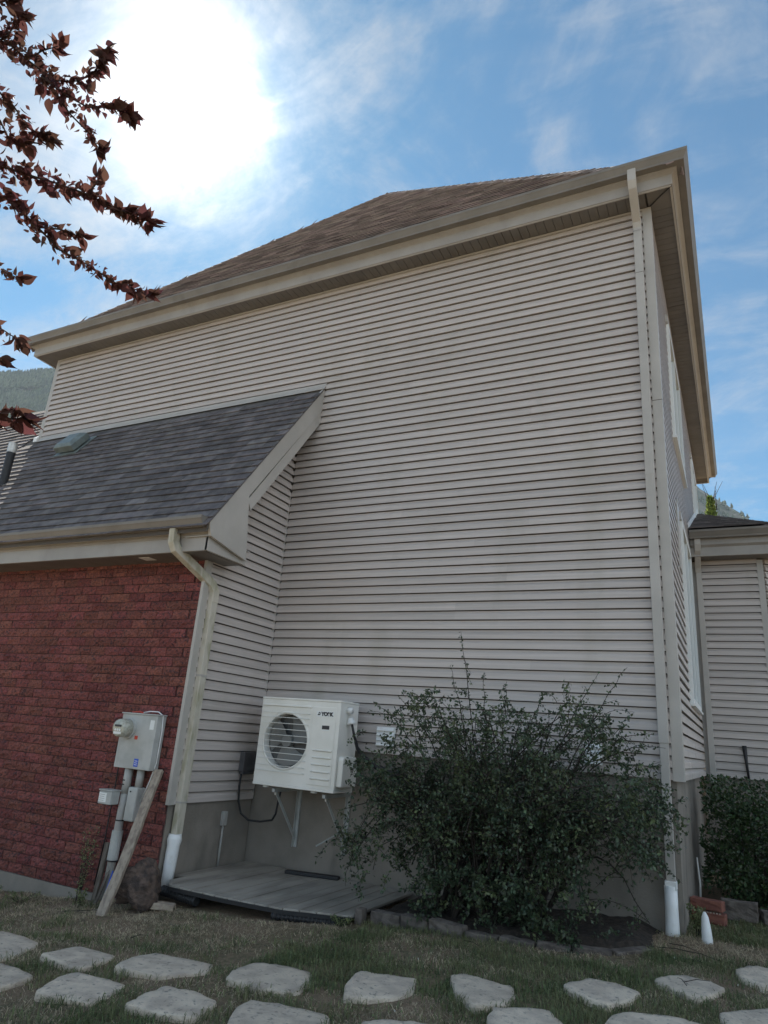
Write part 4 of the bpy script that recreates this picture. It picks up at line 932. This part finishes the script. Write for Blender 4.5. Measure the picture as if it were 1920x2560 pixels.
# ------------------------------------------------------------ right corner clutter
slab('hollow_brick', 4.66, .62, -1.13, .27, .12, .085, -.15, M['redclay'], 'lower red clay brick of the pair beside the foundation', 'brick', group='stacked red bricks')
slab('hollow_brick', 4.65, .66, -1.035, .27, .12, .080, -.20, M['redclay'], 'upper red clay brick of the pair beside the foundation', 'brick', group='stacked red bricks')
MBk = MB()
for k in range(9): MBk.box(4.545 + k * .025, 4.558 + k * .025, .553, .562, -1.088, -1.078)
tag(MBk.build('mortar_crumbs', M['tanbrick']), 'row of pale mortar crumbs between the two red bricks', 'mortar')
slab('concrete_block', 4.90, .95, -1.09, .30, .16, .15, .0, M['block'], 'grey concrete block beside the red bricks in front of the hedge', 'concrete block', jag=.01)
slab('concrete_block', 5.16, 1.0, -1.12, .18, .15, .10, .25, M['block'], 'smaller concrete block at the right picture edge before the hedge', 'concrete block', jag=.01)
cn = MB().tube([(4.675, -.17, -1.215), (4.675, -.17, -1.15), (4.672, -.165, -1.08), (4.668, -.16, -1.00), (4.666, -.16, -.965)], [.046, .040, .036, .026, .010], 14)
tag(cn.build('plastic_cone', M['white_plastic'], smooth=True), 'white cone shaped plastic cap standing in the grass right of the downspout', 'plastic cap')
tag(MB().tube([(4.45, -.20, -1.20), (4.53, -.205, -1.20), (4.61, -.20, -1.205)], [.012, .014, .010], 8).build('drain_hose', M['white_plastic'], smooth=True), 'white hose lying in the grass between the downspout boot and the plastic cap', 'hose')
tag(MB().tube([(4.56, 1.15, -1.2), (4.57, 1.16, -.95), (4.555, 1.17, -.72)], [.012, .010, .008], 6).build('pale_stick', M['conduit'], smooth=True), 'thin pale stick in the dark gap between foundation and hedge', 'stick')

# ------------------------------------------------------------ foliage helpers
def leafquad(b, p, d, up, l_, w_):
    s_ = d.cross(up);
    if s_.length < 1e-4: s_ = Vector((1, 0, 0))
    s_.normalize(); k = len(b.v)
    b.v += [tuple(p), tuple(p + d * l_ * .5 + s_ * w_ * .5), tuple(p + d * l_), tuple(p + d * l_ * .5 - s_ * w_ * .5)]
    b.f.append((k, k + 1, k + 2, k + 3))
def rdir():
    while True:
        v = Vector((uni(-1, 1), uni(-1, 1), uni(-1, 1)))
        if .05 < v.length < 1: return v.normalized()

# the shrub against the wall
random.seed(21)
shrub = thing('shrub', (3.05, -.72, -1.2), 'large loose dark green shrub with arching branches in front of the siding wall', 'shrub')
lf = MB(); stm = MB()
def branch(p0, p1, sag, r0, r1, n=7):
    pts = []
    for i in range(n + 1):
        t_ = i / n; p = p0.lerp(p1, t_); p.z += sag * math.sin(PI * t_) ; p += Vector((uni(-.012, .012), uni(-.012, .012), uni(-.012, .012))) * (1 if 0 < i < n else 0); pts.append(p)
    stm.tube(pts, [lerp(r0, r1, i / n) for i in range(n + 1)], 5, caps=False); return pts
def leaves_on(pts, n, sz, spread=.03):
    for _ in range(n):
        t_ = random.random() ** .8 * (len(pts) - 1.001); i = int(t_); p = pts[i].lerp(pts[i + 1], t_ - i) + rdir() * uni(0, spread)
        d = rdir(); d.z -= .25; d.normalize(); l_ = sz * uni(.6, 1.25)
        leafquad(lf, p, d, (rdir() + Vector((0, -.3, .9))).normalized(), l_, l_ * .62)
bases = [Vector((uni(2.6, 3.45), uni(-.85, -.45), -1.22)) for _ in range(14)]
targets = []
for _ in range(46):
    a = uni(0, PI); rr_ = uni(.55, 1.0)
    tx = 3.10 + math.cos(a) * 1.28 * rr_; tz = -.38 + math.sin(a) * .78 * rr_
    targets.append(Vector((tx, -.78 + uni(-.62, .50), tz)))
for _ in range(18): targets.append(Vector((uni(1.75, 2.6), uni(-1.15, -.4), uni(-1.0, -.35))))
for _ in range(20): targets.append(Vector((uni(3.5, 4.42), uni(-1.35, -.35), uni(-.75, -.1))))
for _ in range(3): targets.append(Vector((uni(3.9, 4.4), uni(-1.0, -.6), uni(-1.1, -1.0))))
for _ in range(18): targets.append(Vector((uni(2.6, 3.9), uni(-1.45, -1.0), uni(-.85, .0))))
for _ in range(16): targets.append(Vector((uni(1.95, 4.15), uni(-1.0, -.4), uni(.15, .52))))
for t_ in targets:
    b0 = random.choice(bases); low = t_.z < -.35
    pts = branch(b0, t_, uni(.35, .75) if low else uni(.10, .35), uni(.009, .014), .003, 9)
    for k in range(11):
        q = uni(.35 if not low else .3, 1.0) * (len(pts) - 1.001); i = int(q); p = pts[i].lerp(pts[i + 1], q - i)
        d = rdir(); d.y *= .8; d.z = d.z * .7 + .05; e_ = p + d.normalized() * uni(.12, .34); e_.z -= uni(0, .10)
        tw = branch(p, e_, uni(0, .05), .003, .0012, 4); leaves_on(tw, 18, .030, .035)
    leaves_on(pts[4:], 26, .032, .05)
for _ in range(1250):
    x = uni(1.75, 4.45); zt = interp(x, [1.75, 1.9, 2.2, 2.75, 3.2, 3.5, 3.95, 4.2, 4.45], [-.30, .18, .44, .62, .50, .48, .58, .20, -.15]); zb = interp(x, [1.75, 2.2, 2.6, 2.9, 3.3, 3.9, 4.2, 4.45], [-.78, -1.0, -.88, -1.05, -1.08, -.80, -.62, -.5])
    q = random.random() ** 1.25; z = lerp(zb, zt, 1 - q) ; dpt = .56 * math.sqrt(max(.08, 1 - ((x - 3.1) / 1.55) ** 2)); y = -.82 + uni(-1, 1) * dpt
    if z > .1 and random.random() < .30: continue
    if mnoise.noise((x * 2.6, y * 2.6, z * 3.1)) < -.10 + .18 * (z > -.1): continue
    p = Vector((x, y, z)); d = rdir(); d.y -= .1; d.z -= .12; tw = branch(p, p + d.normalized() * uni(.12, .3), uni(0, .06), .0028, .001, 4); leaves_on(tw, 26, .034, .04)
for _ in range(150):
    p = Vector((uni(2.45, 3.95), uni(-1.12, -.85), uni(-1.18, -.80))); d = rdir(); d.z *= .5; tw = branch(p, p + d.normalized() * uni(.1, .22), uni(0, .04), .0028, .001, 4); leaves_on(tw, 24, .034, .04)
# long whips above the crown
for (tx, tz) in ((2.78, 1.15), (3.98, .83), (4.22, .88), (1.86, .48), (2.15, .55), (2.45, .62), (3.2, .72), (3.5, .66), (3.75, .62), (2.95, .8), (4.5, .25), (4.55, -.05), (4.42, .35), (2.65, .85), (3.35, .50)):
    b0 = Vector((lerp(3.1, tx, .55), -.75, .0)); e_ = Vector((tx, -.8 + uni(-.1, .15), tz))
    pts = branch(b0, e_, uni(.02, .1), .006, .0015, 10); leaves_on(pts, 46, .030, .02)
    for k in range(4):
        q = uni(.3, .9) * (len(pts) - 1.001); i = int(q); p = pts[i]; d = rdir(); tw = branch(p, p + d * uni(.08, .2), .02, .002, .001, 3); leaves_on(tw, 12, .028, .02)
lf.build('foliage', M['leaf_shrub'], shrub, fix=False, kind='stuff'); stm.build('stems', M['stem'], shrub, fix=False, smooth=True, kind='stuff')

def bushmass(th, c_, rx_, ry_, rz_, n, sz, m, boxy=False, elong=1.6, seed=0):
    b = MB(); cl = [(Vector((uni(-1, 1), uni(-1, 1), uni(-1, 1))), uni(.10, .2)) for _ in range(max(8, n // 60))]
    for _ in range(n):
        q, rr_ = random.choice(cl); p = q + rdir() * rr_
        if not boxy and p.length > 1: p = p.normalized() * uni(.85, 1.04)
        if boxy: p = Vector([max(-1.03, min(1.03, v)) for v in p])
        P = Vector((c_[0] + p.x * rx_, c_[1] + p.y * ry_, c_[2] + p.z * rz_)); d = (rdir() + p * .5).normalized()
        l_ = sz * uni(.6, 1.3); leafquad(b, P, d, rdir(), l_ * elong, l_)
    return b.build('foliage', m, th, fix=False, kind='stuff')
hd = thing('hedge', (5.6, 1.9, -1.2), 'dense dark clipped evergreen hedge below the side wing', 'hedge')
bushmass(hd, (5.65, 2.1, -.60), 1.02, .72, .60, 26000, .026, M['leaf_hedge'], boxy=True)
hs = MB()
for k in range(14): x_, y_ = uni(4.85, 6.4), uni(1.5, 2.6); hs.tube([(x_, y_, -1.25), (x_ + uni(-.1, .1), y_ + uni(-.1, .1), -.2)], [.018, .006], 5)
hs.build('stems', M['bark'], hd, fix=False, kind='stuff')
tj = thing('conifer_tree', (4.76, 13.2, -1.2), 'slim upright green conifer rising behind the side wing roof', 'tree')
MB().tube([(4.76, 13.2, -1.3), (4.76, 13.2, 3), (4.76, 13.2, 7.3)], [.12, .08, .02], 8).build('trunk', M['bark'], tj)
tf = MB()
for _ in range(6500):
    h = random.random() ** .8; z_ = 1.0 + h * 6.25; r_ = .27 * (1 - h ** 5 * .8) * (1 + .25 * math.sin(z_ * 5.1) + .15 * math.sin(z_ * 11)) * math.sqrt(random.random()); a = uni(0, 6.28)
    leafquad(tf, Vector((4.76 + r_ * math.cos(a), 13.2 + r_ * math.sin(a), z_)), (Vector((math.cos(a) * .5, math.sin(a) * .5, 1)) + rdir() * .5).normalized(), rdir(), uni(.06, .13), .045)
tf.build('crown', M['leaf_thuja'], tj, fix=False, kind='stuff')
bt = MB()
for k in range(6): bt.tube([(4.76 + uni(-.15, .2), 13.2, 6.9), (4.76 + uni(-.4, .45), 13.2 + uni(-.2, .2), uni(7.4, 7.8))], [.012, .004], 4)
bt.build('bare_twigs', M['bark'], tj, fix=False)

# ------------------------------------------------------------ plum tree overhead
random.seed(5)
def leafmesh(l_, w_, fold, curl, b=None, mtx=None):
    b = b or MB(); vs_ = []; N = 8
    prof = [.06, .62, .92, 1.0, .90, .70, .42, .16, 0]
    for i in range(N + 1):
        t_ = i / N; z_ = -curl * t_ * t_ * l_; hw = prof[i] * w_ / 2
        vs_ += [Vector((t_ * l_, -hw, z_ + fold * hw)), Vector((t_ * l_, 0, z_)), Vector((t_ * l_, hw, z_ + fold * hw))]
    if mtx: vs_ = [mtx @ v for v in vs_]
    return b.add(vs_, [(i * 3 + j, i * 3 + j + 1, (i + 1) * 3 + j + 1, (i + 1) * 3 + j) for i in range(N) for j in range(2)])
lv = []
for k in range(7):
    me, c = leafmesh(1.0, uni(.52, .68), uni(.1, .3), uni(-.1, .25)).mesh('leaf', M['leaf_plum'], center=False, smooth=True); lv.append(me)
plum = thing('plum_tree', (1.7, -6.7, -1.45), 'purple leaved plum tree whose branches hang into the top left of the view', 'tree')
BR = [
([[3.457, -6.297, 1.736], [3.505, -6.252, 1.766], [3.516, -6.208, 1.76], [3.528, -6.162, 1.752], [3.553, -6.095, 1.744], [3.593, -6.059, 1.765], [3.639, -6.047, 1.799], [3.676, -6.062, 1.837]], 9),
([[3.46, -6.26, 1.725], [3.514, -6.22, 1.762], [3.539, -6.221, 1.787], [3.566, -6.226, 1.814]], 7),
([[3.495, -6.147, 1.787], [3.529, -6.137, 1.814], [3.562, -6.119, 1.836]], 4),
([[3.553, -6.12, 1.70], [3.599, -6.153, 1.671], [3.619, -6.097, 1.662], [3.646, -6.047, 1.661], [3.691, -6.009, 1.682], [3.717, -5.97, 1.682]], 8),
([[3.605, -6.129, 1.665], [3.608, -6.067, 1.636], [3.623, -6.009, 1.618], [3.624, -5.973, 1.598]], 5),
([[3.56, -6.298, 1.546], [3.584, -6.247, 1.549], [3.595, -6.19, 1.534], [3.595, -6.147, 1.513], [3.616, -6.103, 1.511]], 7),
([[3.55, -6.262, 1.52], [3.562, -6.194, 1.5], [3.557, -6.16, 1.478], [3.578, -6.125, 1.482]], 6),
([[3.551, -6.248, 1.352], [3.583, -6.194, 1.364], [3.617, -6.136, 1.371], [3.656, -6.079, 1.38], [3.696, -6.018, 1.385], [3.73, -5.96, 1.38], [3.779, -5.889, 1.379]], 11),
([[3.696, -6.018, 1.385], [3.715, -6.019, 1.406], [3.728, -6.02, 1.421]], 3),
([[3.54, -6.196, 1.31], [3.572, -6.138, 1.316], [3.583, -6.093, 1.302], [3.592, -6.057, 1.288], [3.607, -5.995, 1.262], [3.639, -5.935, 1.253], [3.668, -5.874, 1.238], [3.724, -5.797, 1.234]], 8),
([[3.592, -6.057, 1.288], [3.624, -6.019, 1.301], [3.65, -5.978, 1.302]], 4),
([[3.48, -6.135, 1.186], [3.5, -6.088, 1.182], [3.514, -6.053, 1.177], [3.526, -6.027, 1.174]], 3),
([[3.436, -6.088, 1.079], [3.455, -6.038, 1.067], [3.471, -5.996, 1.057], [3.486, -5.958, 1.045]], 3),
([[3.494, -6.092, 0.96], [3.515, -6.048, 0.957], [3.53, -6.016, 0.954]], 1),
([[3.957, -6.298, 0.616], [3.972, -6.269, 0.615], [3.989, -6.24, 0.618], [4.007, -6.217, 0.626]], 3),
([[3.569, -6.327, 1.712], [3.611, -6.294, 1.739], [3.627, -6.284, 1.75]], 3)]
joint = {0: (2.95, -6.43, 1.42), 5: (2.8, -6.46, 1.34), 7: (2.7, -6.48, 1.28), 9: (2.5, -6.53, 1.15), 11: (3.05, -6.30, 1.0), 12: (2.95, -6.34, .97), 13: (2.85, -6.38, .94), 14: (3.3, -6.50, .42)}
limb = MB(); twig = MB(); nleaf = 0; small = MB(); rest = []; rest2 = []
def wig(pts, k=3, amp=.03):
    out_ = []; P = [Vector(p) for p in pts]
    for a_, b_ in zip(P[:-1], P[1:]):
        for q in range(k): out_.append(a_.lerp(b_, q / k) + (rdir() * amp * (a_ - b_).length if q else Vector((0, 0, 0))))
    return out_ + [P[-1]]
def taper(pts, a_, b_): return [lerp(a_, b_, (i / (len(pts) - 1)) ** .7) for i in range(len(pts))]
for pts_, r0_, r1_ in (([(1.7, -6.7, -1.5), (1.74, -6.71, -.6), (1.8, -6.66, .2), (2.1, -6.60, .75), (2.45, -6.54, 1.12), (2.95, -6.43, 1.42)], .11, .012), ([(1.8, -6.66, .2), (1.62, -6.8, 1.2), (1.3, -7.0, 2.6)], .07, .02),
        ([(1.8, -6.66, .1), (2.3, -6.55, .55), (2.8, -6.40, .92), (3.05, -6.30, 1.0)], .04, .007), ([(1.75, -6.7, -.3), (2.3, -6.68, .0), (2.9, -6.6, .28), (3.3, -6.50, .42)], .035, .006)):
    pp_ = wig(pts_, 3, .05); limb.tube(pp_, taper(pp_, r0_, r1_), 10)
limb.build('trunk', M['bark'], plum, smooth=True, fix=False)
for bi, (pts, dens) in enumerate(BR):
    P = [Vector(p) for p in pts]
    if bi in joint:
        J = Vector(joint[bi]); mid_ = J.lerp(P[0], .5) + Vector((0, 0, .07)); lead = wig([J, mid_, P[0]], 3, .04); P = lead[:-1] + P
        for p in lead[1:-1]:
            for _ in range(9): rest2.append((p + rdir() * .04, rdir(), uni(.018, .042)))
    r0 = .006 if bi in joint else .003
    twig.tube(P, [lerp(r0, .0012, i / (len(P) - 1)) for i in range(len(P))], 6)
    V = [Vector(p) for p in pts]; Lt = sum((V[i + 1] - V[i]).length for i in range(len(V) - 1))
    n_ = int(Lt * 560 * dens / 8) + 10; dmean = (V[-1] - V[0]).normalized()
    for k in range(n_):
        q = (k + random.random()) / n_; tip = q > .86
        t_ = min(.999, q) * (len(V) - 1); i = int(t_); p = V[i].lerp(V[i + 1], t_ - i) + rdir() * uni(0, .034 if q < .6 else .016)
        d = (rdir() * 1.1 + dmean * .5 + Vector((0, 0, -.15))).normalized(); sz = uni(.012, .027) if not tip else uni(.026, .042)
        if random.random() < .13: sz = uni(.030, .044)
        if bi == 14: sz = uni(.030, .045)
        rest.append((p, d, sz))
    tipn = 4 if bi != 8 else 2
    for k in range(tipn): rest.append((V[-1] + rdir() * .006, (dmean + rdir() * 1.1).normalized(), uni(.034, .046)))
rest.sort(key=lambda a: -a[2])
for i, (p, d, sz) in enumerate(rest):
    q = d.to_track_quat('X', 'Z') @ Vector((0, 0, 0, )).to_track_quat('X', 'Z') if False else d.to_track_quat('X', 'Z')
    e = (q.to_matrix() @ Matrix.Rotation(uni(0, 6.28), 3, 'X')).to_euler()
    if i < 298:
        o = link('leaf', lv[i % 7], plum, p, e); o.scale = (sz, sz, sz)
    else:
        leafmesh(1.0, .5, .3, .2, small, Matrix.Translation(p) @ e.to_matrix().to_4x4() @ Matrix.Scale(sz, 4))
# leafy twigs on the parts of the tree outside the frame
for p, d, sz in rest2:
    leafmesh(1.0, .55, .3, .2, small, Matrix.Translation(p) @ d.to_track_quat('X', 'Z').to_matrix().to_4x4() @ Matrix.Scale(sz, 4))
for a_, b_, n__ in (((1.55, -6.85, 1.5), (1.3, -7.0, 2.6), 16), ((1.9, -6.64, .45), (2.45, -6.54, 1.12), 12), ((2.0, -6.62, .3), (2.8, -6.40, .92), 9), ((1.8, -6.66, .3), (1.55, -6.85, 1.4), 8)):
    for k in range(n__):
        p0 = Vector(a_).lerp(Vector(b_), random.random()); d0 = rdir(); d0.z = abs(d0.z) * .6
        if d0.x > .2: d0.x *= -1
        pp_ = wig([p0, p0 + d0.normalized() * uni(.3, .6)], 5, .06); twig.tube(pp_, taper(pp_, .006, .0015), 5)
        for p in pp_[1:]:
            for _ in range(9):
                leafmesh(1.0, .55, .3, .2, small, Matrix.Translation(p + rdir() * .035) @ rdir().to_track_quat('X', 'Z').to_matrix().to_4x4() @ Matrix.Scale(uni(.025, .05), 4))
small.build('leaf', M['leaf_plum'], plum, fix=False, smooth=True, kind='stuff')
twig.build('twigs', M['bark'], plum, fix=False, smooth=True)

# ------------------------------------------------------------ grass, straw, weeds
random.seed(11)
DECKP = [(.0, -1.2), (.28, -1.54), (.9, -1.54), (1.5, -1.5), (2.1, -1.27), (2.1, .1), (.0, .1)]
STB = []
for P in ST:
    cx_ = sum(p[0] for p in P) / len(P); cy_ = sum(p[1] for p in P) / len(P); STB.append([(cx_ + (p[0] - cx_) * .93, cy_ + (p[1] - cy_) * .93) for p in P])
def blocked(x, y):
    for P in STB:
        if inpoly(x, y, P): return True
    if inpoly(x, y, DECKP): return True
    if y > YB - .01 and x < .02: return True
    if y > -.02 and x < 4.5: return True
    if 2.1 < x < 4.3 and y > interp(x, [p[0] for p in EDG], [p[1] for p in EDG]) - .05: return True
    return False
# visible wedge of lawn only: between the camera's side rays
def vis(x, y):
    q = CR.transposed() @ (Vector((x, y, -1.35)) - CAM)
    if q.z > -.5: return False
    u = q.x / -q.z; v = q.y / -q.z
    return abs(u) < .62 and v > -.84
gr = MB(); sw_ = MB()
def blade(b, x, y, z, h, w_, lean):
    a = uni(0, 6.28); l_ = Vector((math.cos(a), math.sin(a), 0)) * lean * h; s_ = Vector((-math.sin(a + uni(-.8, .8)), math.cos(a), 0)) * w_ * .5; p = Vector((x, y, z)); k = len(b.v)
    m_ = p + l_ * .35 + Vector((0, 0, h * .6)); t_ = p + l_ + Vector((0, 0, h * (1 - .4 * lean)))
    b.v += [tuple(p - s_), tuple(p + s_), tuple(m_ + s_ * .8), tuple(m_ - s_ * .8), tuple(t_)]; b.f += [(k, k + 1, k + 2, k + 3), (k + 3, k + 2, k + 4)]
ng = ns = 0
for _ in range(520000):
    x, y = uni(-2.6, 6.3), uni(-4.3, 1.4)
    if not vis(x, y): continue
    dry = mnoise.noise((x * 1.1 + 4, y * 1.5, 0)) + .5 * mnoise.noise((x * 4, y * 4, 7)) + (.45 if (x < .9 and y > -2.6) else 0) + (.5 if (.1 < x < 2.2 and y > -2.0) else 0) - (.25 if x > 2.0 and y < -1.4 else 0)
    dens = .30 + .55 * mnoise.noise((x * 3, y * 3, 9)) + (.35 if dry < .0 else 0)
    if random.random() > dens or blocked(x, y): continue
    z = gn(x, y) - .003
    if random.random() > .5 + dry * 1.1:
        blade(gr, x, y, z, uni(.022, .062) * (1 + 1.1 * max(0, mnoise.noise((x * 7, y * 7, 21)))), uni(.003, .0055), uni(.2, 1.1)); ng += 1
    elif random.random() < .95:
        blade(sw_, x, y, z, uni(.014, .045), uni(.0022, .0042), uni(.8, 2.6)); ns += 1
tag(gr.build('grass', M['grass'], fix=False), 'green lawn grass growing between the stepping stones', 'grass', kind='stuff')
tag(sw_.build('dry_grass', M['straw'], fix=False), 'dry straw coloured grass and litter on the bare dirt', 'grass', kind='stuff')
# clover / broad leaves
cv = MB()
for _ in range(9000):
    x, y = uni(-1.5, 5.6), uni(-4.0, .2)
    if not vis(x, y) or mnoise.noise((x * 2.2, y * 2.2, 30)) < .08 or blocked(x, y): continue
    leafquad(cv, Vector((x, y, gn(x, y) + uni(.008, .03))), (rdir() * Vector((1, 1, .3)).length * .5 + Vector((0, 0, .1))).normalized(), Vector((0, 0, 1)), uni(.010, .018), .012)
tag(cv.build('clover', M['weed'], fix=False), 'low clover and small broad leaves scattered in the lawn', 'ground cover', kind='stuff')
pt = MB()
for (x, y) in ((2.35, -2.05), (2.95, -1.9), (3.9, -2.35), (3.25, -2.9), (1.2, -2.3), (1.95, -2.35), (.6, -2.5), (4.5, -.95), (4.9, -1.25), (1.55, -1.85)):
    leafquad(pt, Vector((x, y, gn(x, y) + .03)), rdir(), Vector((0, 0, 1)), .016, .012)
tag(pt.build('fallen_petals', M['flower'], fix=False), 'few tiny white petals fallen on the lawn', 'petals', kind='stuff')
# small pebbles / dirt clods
pb = MB()
for _ in range(1500):
    x, y = uni(-1.8, 5.6), uni(-3.9, 1.0)
    if not vis(x, y) or blocked(x, y): continue
    r_ = uni(.003, .009); z = gn(x, y); k = len(pb.v)
    pb.v += [(x + r_, y, z), (x, y + r_, z), (x - r_, y, z), (x, y - r_, z), (x, y, z + r_)]; pb.f += [(k, k + 1, k + 4), (k + 1, k + 2, k + 4), (k + 2, k + 3, k + 4), (k + 3, k, k + 4)]
tag(pb.build('pebbles', M['block'], fix=False), 'small pebbles and dirt clods on the bare ground', 'pebbles', kind='stuff')
# weeds
def weed(x, y, h, n, label, spread=.12, m='weed', sz=.022, name='weed'):
    t_ = thing(name, (x, y, gn(x, y)), label, 'plant'); s_ = MB(); f_ = MB()
    for k in range(n):
        a = uni(0, 6.28); r_ = spread * uni(.3, 1); p0 = Vector((x + uni(-.02, .02), y + uni(-.02, .02), gn(x, y) - .01)); p2 = p0 + Vector((math.cos(a) * r_, math.sin(a) * r_ * .7, h * uni(.6, 1))); p1 = p0.lerp(p2, .5) + Vector((0, 0, h * .12))
        s_.tube([p0, p1, p2], [.003, .002, .001], 4, caps=False)
        for j in range(26):
            q = uni(.25, 1); p = (p0.lerp(p1, q * 2) if q < .5 else p1.lerp(p2, q * 2 - 1)) + rdir() * .012; l_ = sz * uni(.6, 1.3); leafquad(f_, p, rdir(), rdir(), l_, l_ * .45)
    s_.build('stems', M['stem'], t_, fix=False, kind='stuff'); f_.build('foliage', M[m], t_, fix=False, kind='stuff')
weed(-.78, -1.52, .72, 16, 'tall pale feathery weed growing against the brick wall left of the meter conduit', .16)
weed(-.55, -1.70, .20, 9, 'low weed at the foot of the leaning timber', .18)
weed(-1.35, -1.70, .13, 9, 'low green weeds along the brick wall at the left edge', .3)
weed(-1.95, -1.60, .12, 7, 'flat green weed by the concrete footing at the far left', .2)
weed(4.60, .05, .26, 16, 'bright green tuft of grass growing behind the white plastic cap', .11, sz=.03, name='grass_tuft')
weed(2.0, -1.32, .09, 9, 'small dark weed at the right front corner of the deck', .12)
# fallen twigs
tw_ = MB()
for (x0, y0, a, l_) in ((4.60, -1.55, .4, .16), (4.62, -1.60, 2.2, .10), (4.5, -.55, -.5, .34), (4.42, -.45, -.75, .30), (4.35, -.6, -.35, .28), (4.55, -.8, -.6, .2), (3.05, -1.28, -.6, .22), (-.3, -1.95, .2, .35), (-.4, -2.0, -.1, .3), (.9, -2.5, .7, .12), (3.3, -.95, 1.9, .25)):
    z = gn(x0, y0) + (.045 if y0 < -1.5 and x0 > 4.5 else .02); p = Vector((x0, y0, z)); d = Vector((math.cos(a), math.sin(a), uni(0, .15))); tw_.tube([p, p + d * l_ * .5 + Vector((0, 0, .012)), p + d * l_], [.0028, .0024, .001], 5)
tag(tw_.build('fallen_twigs', M['stem'], fix=False), 'thin dry twigs lying on the grass and stones', 'twigs', kind='stuff')

# ------------------------------------------------------------ air between here and the mountains
hz = MB().box(-1450, 1450, -1450, 1450, -4.0, 640)
hm = bpy.data.materials.new('haze_air'); hm.use_nodes = True; ht = NT(hm.node_tree); ht.n.clear()
pv = ht.n.new('ShaderNodeVolumePrincipled'); pv.inputs['Color'].default_value = (.70, .85, 1.0, 1); pv.inputs['Density'].default_value = 0.00010; pv.inputs['Anisotropy'].default_value = 0.2
ho = ht.n.new('ShaderNodeOutputMaterial'); ht.l.new(pv.outputs[0], ho.inputs['Volume'])
HAZE = True
if HAZE: tag(hz.build('haze', hm), 'thin blue air haze in front of the mountains', 'haze', kind='stuff')
